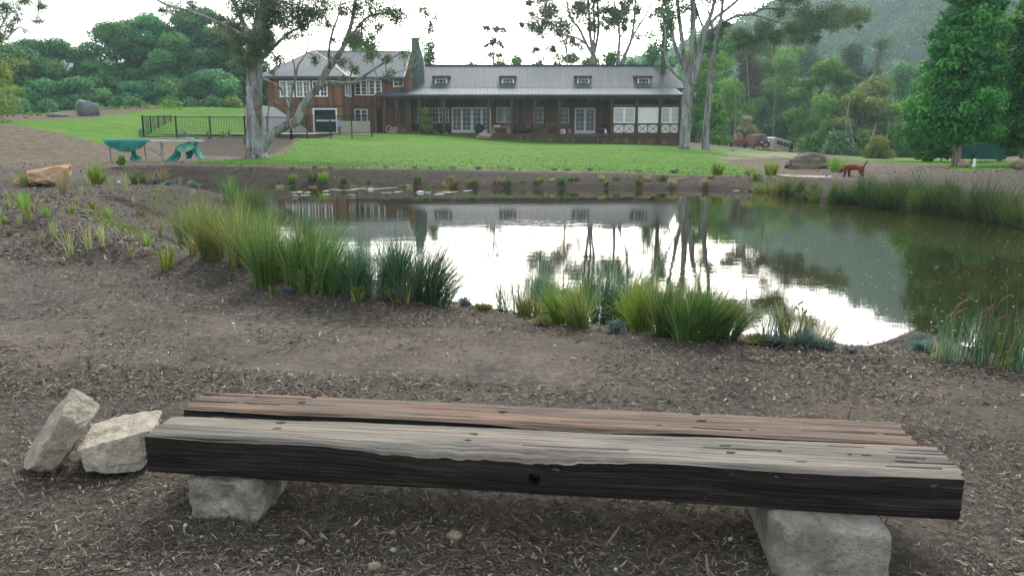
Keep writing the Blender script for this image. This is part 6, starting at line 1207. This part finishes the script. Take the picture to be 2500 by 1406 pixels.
cloth('green_tarpaulin', [[T(452,372,.3), T(460,370,.3), T(470,366,.3)], [T(456,380,.3), T(464,378,.3), T(472,374,.3)], [T(454,388,.2), T(462,388,.2), T(468,386,.2)]], M_CLOTH, 'short middle flap of the green tarpaulin', 'tarpaulin')
# stake
g = MB(); q = at(5, 412, 25.5); g.bar((q[0], q[1], gz(q[0], q[1]) - .1), (q[0], q[1], at(5, 396, 25.5)[2]), .04); tag(g.build('stake', M_PALE if False else paint('raw pine stake', (.45,.36,.2))), 'short pale timber stake at the left edge of the bank', 'stake')
# ------------------------------------------------------------------ camp at the right
Yc_ = 40.0
g = MB(); q0, q1 = at(2384, 392, Yc_), at(2456, 392, Yc_); zt_ = at(2384, 353, Yc_)[2]; g.hexa([(q0[0], Yc_, q0[2] + .05), (q1[0], Yc_, q1[2] + .05), (q1[0] + .2, Yc_ + 2, q1[2]), (q0[0] - .2, Yc_ + 2, q0[2]), (q0[0] + .1, Yc_, zt_), (q1[0] - .1, Yc_, zt_ + .02), (q1[0], Yc_ + 2, zt_ - .2), (q0[0], Yc_ + 2, zt_ - .2)])
tent = g.build('tent', paint('dark teal tarp', (.012,.085,.085), .6, .3, .3, 3, .5, bs=6), origin=((q0[0] + q1[0]) / 2, Yc_ + 1, q0[2])); tag(tent, 'dark teal tarpaulin shelter under the liquidambars', 'tent')
for i, px in enumerate((2390, 2405, 2420, 2438, 2448)): lumpthing('camp_gear', 'small dark camping item below the teal shelter', 'camping gear', px, 405, 14, 12, 38.5, paint('dark camp gear', (.03,.05,.07), .5, .3, .5, 9), 60 + i, .8, 'camping gear below the shelter')
g = MB(); q = on(2377, 27.5); g.box(q[0] - .035, q[0] + .035, 27.46, 27.54, q[2] - .1, at(2377, 388, 27.5)[2]); tag(g.build('post', M_WHITE2), 'short white post on the lawn beside the teal shelter', 'post')
g = MB(); q = on(2374, 36); g.tube([(q[0], 36, q[2]), (q[0], 36, at(2374, 378, 36)[2])], .06, 8); tag(g.build('post', M_BLK), 'dark post with rounded top behind the short white post', 'post')
# ------------------------------------------------------------------ vehicles
def wheel(parent, c, r, w, axis='y'):
    th = np.linspace(0, 2*np.pi, 25)[:-1]; V = []; F = []; prof = [(r*.62, -w/2), (r*.9, -w/2), (r, -w*.3), (r, w*.3), (r*.9, w/2), (r*.62, w/2)]
    for rr, o in prof:
        for t in th: V.append((c[0] + rr*math.cos(t), c[1] + o, c[2] + rr*math.sin(t)) if axis == 'y' else (c[0] + o, c[1] + rr*math.cos(t), c[2] + rr*math.sin(t)))
    n = 24
    for k in range(5):
        for j in range(n): F.append([k*n+j, k*n+(j+1)%n, (k+1)*n+(j+1)%n, (k+1)*n+j])
    ty = meshobj('tyre', V, F, paint('tyre rubber', (.02,.02,.02), .9, .1), None, smooth=True)
    V = []; prof = [(0.001, -w*.28), (r*.25, -w*.42), (r*.5, -w*.3), (r*.63, -w*.45), (r*.63, w*.45), (0.001, w*.3)]
    for rr, o in prof:
        for t in th: V.append((c[0] + rr*math.cos(t), c[1] + o, c[2] + rr*math.sin(t)) if axis == 'y' else (c[0] + o, c[1] + rr*math.cos(t), c[2] + rr*math.sin(t)))
    ri = meshobj('rim', V, [[k*n+j, k*n+(j+1)%n, (k+1)*n+(j+1)%n, (k+1)*n+j] for k in range(5) for j in range(n)], paint('white steel rim', (.5,.5,.5), .5, .5), None, smooth=True)
    w_ = bpy.data.objects.new('wheel', None); COL.objects.link(w_); w_.parent = parent; ty.parent = w_; ri.parent = w_; return w_
# all vehicles are modelled around their own origin, x forward, y across, z up
def car_body(name, prof, w, mat, parent, tumble=.12, bevel=.05, zt=1.0):
    """prof: side outline (x,z); width narrows above belt zt"""
    n = len(prof); V = []
    for s_ in (-1, 1):
        for x, z in prof: V.append((x, s_ * (w / 2 - tumble * max(0, z - zt)), z))
    F = [list(range(n))[::-1], list(range(n, 2*n))] + [[i, (i+1) % n, (i+1) % n + n, i + n] for i in range(n)]
    o = meshobj(name, V, F, mat, None); o.parent = parent; b = o.modifiers.new('edges', 'BEVEL'); b.width = bevel; b.segments = 3; b.limit_method = 'ANGLE'; return o
def cp_(mb, name, mat, parent): o = mb.build(name, mat); o.parent = parent; return o
M_REDP = paint('faded red paint', (.22,.018,.022), .35, .5, .12, 2); M_BEI = paint('beige van paint', (.50,.47,.38), .4, .5, .06, 2); M_CGL = m_glass('car glass', (.10,.14,.17), .05); M_CGD = m_glass('dark car glass', (.02,.025,.03), .05)
# red four wheel drive, seen from behind
rc = empty('red_car', (0, 0, 0), 'red boxy four wheel drive seen from behind, parked next to the beige van', 'car')
car_body('body', [(-2.1,.55),(-2.12,1.02),(-1.98,1.78),(.35,1.80),(.95,1.12),(2.0,1.02),(2.1,.6)], 1.68, M_REDP, rc, .2, .06, 1.0)
g = MB()
for a, b in ((-.70, -.06), (.06, .70)): g.hexa([(-2.135,a,1.1),(-2.135,b,1.1),(-2.10,b,1.1),(-2.10,a,1.1),(-2.01,a*.93,1.66),(-2.01,b*.93,1.66),(-1.97,b*.93,1.66),(-1.97,a*.93,1.66)])
cp_(g, 'rear_window', M_CGL, rc)
g = MB(); g.box(-2.24, -2.1, -.84, .84, .5, .66); cp_(g, 'bumper', M_BLK, rc)
g = MB(); g.box(-2.26, -2.243, -.62, -.22, .46, .62); cp_(g, 'number_plate', paint('yellow number plate', (.75,.62,.05), .5), rc)
for s_ in (-1, 1): g = MB(); g.box(-2.15, -2.115, s_*.74 - .08, s_*.74 + .08, .78, 1.0); cp_(g, 'tail_light', paint('tail light red', (.45,.03,.02), .3), rc)
g = MB(); g.box(-2.14, -2.118, -.16, .16, .82, .94); cp_(g, 'handle', M_WHITE2, rc)
for x in (-1.3, 1.3):
    for y in (-.72, .72): wheel(rc, (x, y, .36), .36, .22)
g = MB(); g.box(-1.8, .2, -.6, -.55, 1.81, 1.85); g.box(-1.8, .2, .55, .6, 1.81, 1.85); cp_(g, 'roof_rack', M_BLK, rc)
Yr = 97.0; q = at(1837, 365, Yr); rc.location = (q[0], Yr, q[2] - .02); rc.rotation_euler = (0, 0, R(90 + 12))
rc.scale = (1, .95, 1)
# trailer
tr_ = empty('trailer', (0, 0, 0), 'low red box trailer with big tyres left of the red car', 'trailer')
g = MB(); g.box(-1.1, 1.1, -.72, .72, .62, .68); g.box(-1.1, 1.1, -.76, -.72, .62, 1.1); g.box(-1.1, 1.1, .72, .76, .62, 1.1); g.box(-1.14, -1.1, -.76, .76, .62, 1.1); g.box(1.1, 1.14, -.76, .76, .62, 1.1); cp_(g, 'tub', M_REDP, tr_)
g = MB(); g.bar((1.14, 0, .6), (2.2, 0, .55), .08); g.bar((-1.14, -.6, .55), (-1.14, .6, .55), .1); cp_(g, 'drawbar', M_BLK, tr_)
g = MB(); rngt = np.random.default_rng(3)
for k in range(14): a = rngt.uniform(-1, 1, 2); g.bar((a[0], a[1] * .6, 1.02), (a[0] + rngt.uniform(-.5, .5), a[1] * .5, 1.2), .07)
cp_(g, 'load', paint('scrap timber load', (.3,.22,.16)), tr_)
for y in (-.86, .86): wheel(tr_, (0, y, .4), .4, .22)
q = at(1799, 365, 95); tr_.location = (q[0], 95, q[2]); tr_.rotation_euler = (0, 0, R(90 + 4))
# beige van, nose down to the right
vn_ = empty('beige_van', (0, 0, 0), 'beige long windowed van tilted nose down behind the big boulder', 'van')
car_body('body', [(-2.3,.55),(-2.34,1.25),(-2.05,2.05),(-1.75,2.15),(.55,2.15),(.85,2.05),(1.35,1.32),(2.45,1.2),(2.5,.55)], 1.75, M_BEI, vn_, .1, .09, 1.2)
for a, b in ((-1.55, -.62), (-.52, .30)):
    g = MB(); g.hexa([(a,-.895,1.40),(b,-.895,1.40),(b,-.86,1.40),(a,-.86,1.40),(a,-.835,1.86),(b,-.835,1.86),(b,-.80,1.86),(a,-.80,1.86)]); wv_ = cp_(g, 'side_window', M_CGD, vn_)
    g = MB(); m_ = (a + b) / 2; g.bar((m_, -.905, 1.40), (m_, -.845, 1.86), .035); cp_(g, 'window_bar', M_BEI, wv_)
g = MB(); g.hexa([(-2.36,-.62,1.35),(-2.36,.62,1.35),(-2.30,.62,1.35),(-2.30,-.62,1.35),(-2.14,-.58,1.92),(-2.14,.58,1.92),(-2.08,.58,1.92),(-2.08,-.58,1.92)]); cp_(g, 'rear_window', M_CGL, vn_)
g = MB(); g.hexa([(.42,-.90,.62),(1.28,-.90,.62),(1.28,-.84,.62),(.42,-.84,.62),(.42,-.82,2.0),(.82,-.82,2.0),(.82,-.76,2.0),(.42,-.76,2.0)]); cp_(g, 'open_door', M_CGD, vn_)
g = MB(); g.box(-1.1, -.7, -.90, -.872, 1.12, 1.17); cp_(g, 'handle', M_BLK, vn_)
g = MB(); g.box(-2.44, -2.3, -.86, .86, .5, .68); cp_(g, 'bumper', M_BLK, vn_)
g = MB(); g.box(1.25, 1.35, -1.18, -.93, 1.45, 1.65); cp_(g, 'mirror', M_WHITE2, vn_)
g = MB(); g.box(-1.75, -1.15, -.886, -.87, .5, .86); cp_(g, 'wheel_arch', M_BLK, vn_)
for x in (-1.45, 1.6):
    for y in (-.74, .74): wheel(vn_, (x, y, .40), .40, .24)
sw_ = wheel(vn_, (-2.50, -.35, 1.05), .36, .2, 'x'); sw_.name = 'spare_wheel'
q = at(1902, 380, 96); vn_.location = (q[0], 96, q[2] - .35); vn_.rotation_euler = (0, R(13), R(22)); vn_.scale = (1, 1, 1)
# ------------------------------------------------------------------ dog
def skin(name, nodes, edges, mat, parent=None, sub=2, loc=(0, 0, 0), rz=0, scale=1):
    me = bpy.data.meshes.new(name); me.from_pydata([n[:3] for n in nodes], edges, []); me.update(); o = bpy.data.objects.new(name, me); COL.objects.link(o); me.materials.append(mat)
    s = o.modifiers.new('skin', 'SKIN'); s.use_smooth_shade = True
    for i, n in enumerate(nodes): sv = me.skin_vertices[0].data[i]; sv.radius = (n[3], n[4] if len(n) > 4 else n[3]); sv.use_root = (i == 0)
    ss_ = o.modifiers.new('smooth', 'SUBSURF'); ss_.levels = sub; ss_.render_levels = sub; o.location = loc; o.rotation_euler = (0, 0, rz); o.scale = (scale,) * 3
    if parent is not None: o.parent = parent
    return o
M_DOG = paint('red brown dog fur', (.17,.06,.026), .9, .15, .35, 14, .6, bs=60)
# facing -x, head lowered
dn = [(.28,0,.52,.12),(.12,0,.53,.13),(-.08,0,.52,.145),(-.24,0,.51,.15),(-.36,0,.52,.11),(-.46,0,.47,.085),(-.54,0,.38,.085,.08),(-.60,0,.30,.055),(-.64,0,.24,.04),
      (.36,.09,.47,.10),(.31,.10,.33,.08),(.41,.10,.20,.052),(.38,.10,.05,.038),(.33,.10,.02,.034), (.36,-.09,.47,.10),(.37,-.10,.33,.08),(.47,-.10,.20,.052),(.44,-.10,.05,.038),(.39,-.10,.02,.034),
      (-.27,.09,.42,.08),(-.24,.10,.26,.06),(-.26,.10,.06,.042),(-.31,.10,.02,.034),(-.30,-.09,.42,.08),(-.33,-.10,.26,.06),(-.36,-.10,.06,.042),(-.41,-.10,.02,.034),
      (.42,0,.56,.04),(.50,0,.66,.032),(.56,0,.76,.026),(.59,0,.84,.014)]
de = [(0,1),(1,2),(2,3),(3,4),(4,5),(5,6),(6,7),(7,8),(0,9),(9,10),(10,11),(11,12),(12,13),(0,14),(14,15),(15,16),(16,17),(17,18),(3,19),(19,20),(20,21),(21,22),(3,23),(23,24),(24,25),(25,26),(0,27),(27,28),(28,29),(29,30)]
q = on(2058, 23.6); dogz = max(q[2], 0) + .03
dg = skin('dog', dn, de, M_DOG, None, 2, (q[0], 22.9, at(2064, 436, 22.9)[2] - .03), R(-52), .66); tag(dg, 'red brown dog with raised tail sniffing the ground beside the plank', 'dog')
for s_ in (-1, 1):
    V, F = lumps(2, 1); e = meshobj('ear', V * np.array([.035, .015, .06]) + np.array([-.50, s_ * .085, .38]), F, M_DOG, smooth=True); e.parent = dg
g = MB(); th = np.linspace(0, 2*np.pi, 17); g.tube([(-.44 + .045*math.cos(t)*.6, .085*math.cos(t+1.57), .475 + .085*math.sin(t+1.57)) for t in th], .012, 6); cp_(g, 'collar', paint('pale collar', (.5,.5,.5)), dg)
# ------------------------------------------------------------------ ducks
M_DB = paint('grey duck plumage', (.30,.29,.28), .8, .2, .35, 30); M_DH = paint('brown duck head', (.06,.04,.03), .7); M_WK = NT('painted glint ripple'); M_WK.pbsdf((.62,.64,.64), .15, .8); M_WK = M_WK.m  # wake ripples: reflected sky is put into their pale colour
def duck(px, py, L, face, label, grp, Y=None, pale=None):
    q = atz(px, py, 0); d = empty('duck', (q[0], q[1], 0), label, 'duck', grp); f = face
    prof = [(-.56, .02, .20), (-.46, .06, .15), (-.25, .15, .10), (0, .19, .08), (.25, .15, .08), (.42, .07, .12), (.47, .02, .14)]
    V = []; n = 14
    for x, r, z in spline(np.array(prof), 3):
        for k in range(n): t = 2*math.pi*k/n; V.append((x * L * f, r * L * math.cos(t), max(-.02, (z + .85 * r * math.sin(t)) * L)))
    m_ = len(V) // n; F = [[i*n+k, i*n+(k+1) % n, (i+1)*n+(k+1) % n, (i+1)*n+k] for i in range(m_-1) for k in range(n)]
    b = meshobj('body', V, F, pale or M_DB, None, smooth=True); b.parent = d
    mb = MB(); S = spline(np.array([(.36*L*f, 0, .14*L), (.46*L*f, 0, .27*L), (.45*L*f, 0, .42*L)]), 4); mb.tube(S, np.linspace(.085, .055, len(S)) * L, 10); V2, F2 = lumps(2, 0); mb.add(V2 * np.array([.10, .075, .08]) * L * .85 + np.array([.48*L*f, 0, .46*L]), F2); h = mb.build('head', M_DH, smooth=True); h.parent = d
    g = MB(); g.hexa([(.55*L*f, -.025*L, .42*L), (.70*L*f, -.02*L, .41*L), (.70*L*f, .02*L, .41*L), (.55*L*f, .025*L, .42*L), (.55*L*f, -.02*L, .47*L), (.70*L*f, -.015*L, .43*L), (.70*L*f, .015*L, .43*L), (.55*L*f, .02*L, .47*L)]); bl_ = g.build('bill', paint('grey bill', (.12,.11,.1))); bl_.parent = h
    return d
duck(722, 481, .22, 1, 'grey duck nearest the left reeds, swimming right', 'ducks'); duck(717, 473, .16, -1, 'small duck behind the leftmost grey duck', 'ducks'); duck(862, 480, .22, 1, 'lone grey duck in front, below the middle wake', 'ducks'); duck(845, 465, .13, -1, 'brown duckling at the point of the left far wake', 'ducks'); duck(904, 464, .20, -1, 'white breasted duck farthest back in the middle', 'ducks', pale=M_WHITE)
duck(948, 473, .13, -1, 'brown duckling alone on its short wake', 'ducks'); duck(1025, 471, .22, -1, 'pale duck at the head of the right group', 'ducks', pale=M_WHITE); duck(1041, 473, .11, -1, 'tiny duckling right behind the pale duck', 'ducks'); duck(1048, 475, .10, -1, 'last tiny duckling of the right group', 'ducks')
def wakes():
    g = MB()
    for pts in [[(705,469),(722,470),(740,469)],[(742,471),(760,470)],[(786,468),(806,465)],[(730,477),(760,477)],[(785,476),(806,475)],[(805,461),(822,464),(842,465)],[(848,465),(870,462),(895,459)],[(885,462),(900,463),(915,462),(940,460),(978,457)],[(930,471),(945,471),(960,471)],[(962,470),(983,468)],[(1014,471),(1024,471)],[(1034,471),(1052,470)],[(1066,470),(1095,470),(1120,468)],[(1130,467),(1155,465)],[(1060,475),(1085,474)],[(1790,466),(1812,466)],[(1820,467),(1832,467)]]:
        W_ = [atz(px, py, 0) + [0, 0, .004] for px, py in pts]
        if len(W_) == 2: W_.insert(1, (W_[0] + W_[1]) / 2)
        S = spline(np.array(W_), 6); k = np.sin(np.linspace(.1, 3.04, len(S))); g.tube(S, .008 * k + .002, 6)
    o = g.build('wake_ripples', M_WK, smooth=True); tag(o, 'painted glint ripple crests trailing behind the ducks', 'ripples', kind='stuff')
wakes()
# ------------------------------------------------------------------ gravel drive on the hill and behind the lawn
# ------------------------------------------------------------------ haze
def haze():
    g = MB(); g.box(-520, 820, -40, 690, -45, 190); s = bpy.data.materials.new('valley haze'); s.use_nodes = True; t = s.node_tree; t.nodes.clear(); o = t.nodes.new('ShaderNodeOutputMaterial'); v = t.nodes.new('ShaderNodeVolumePrincipled')
    v.inputs['Color'].default_value = (.66, .93, 1.0, 1); v.inputs['Density'].default_value = HAZE; v.inputs['Anisotropy'].default_value = .3; t.links.new(v.outputs[0], o.inputs['Volume']); tag(g.build('haze', s), 'thin pale evening haze filling the valley', 'haze', kind='stuff')
HAZE = .0006
haze()
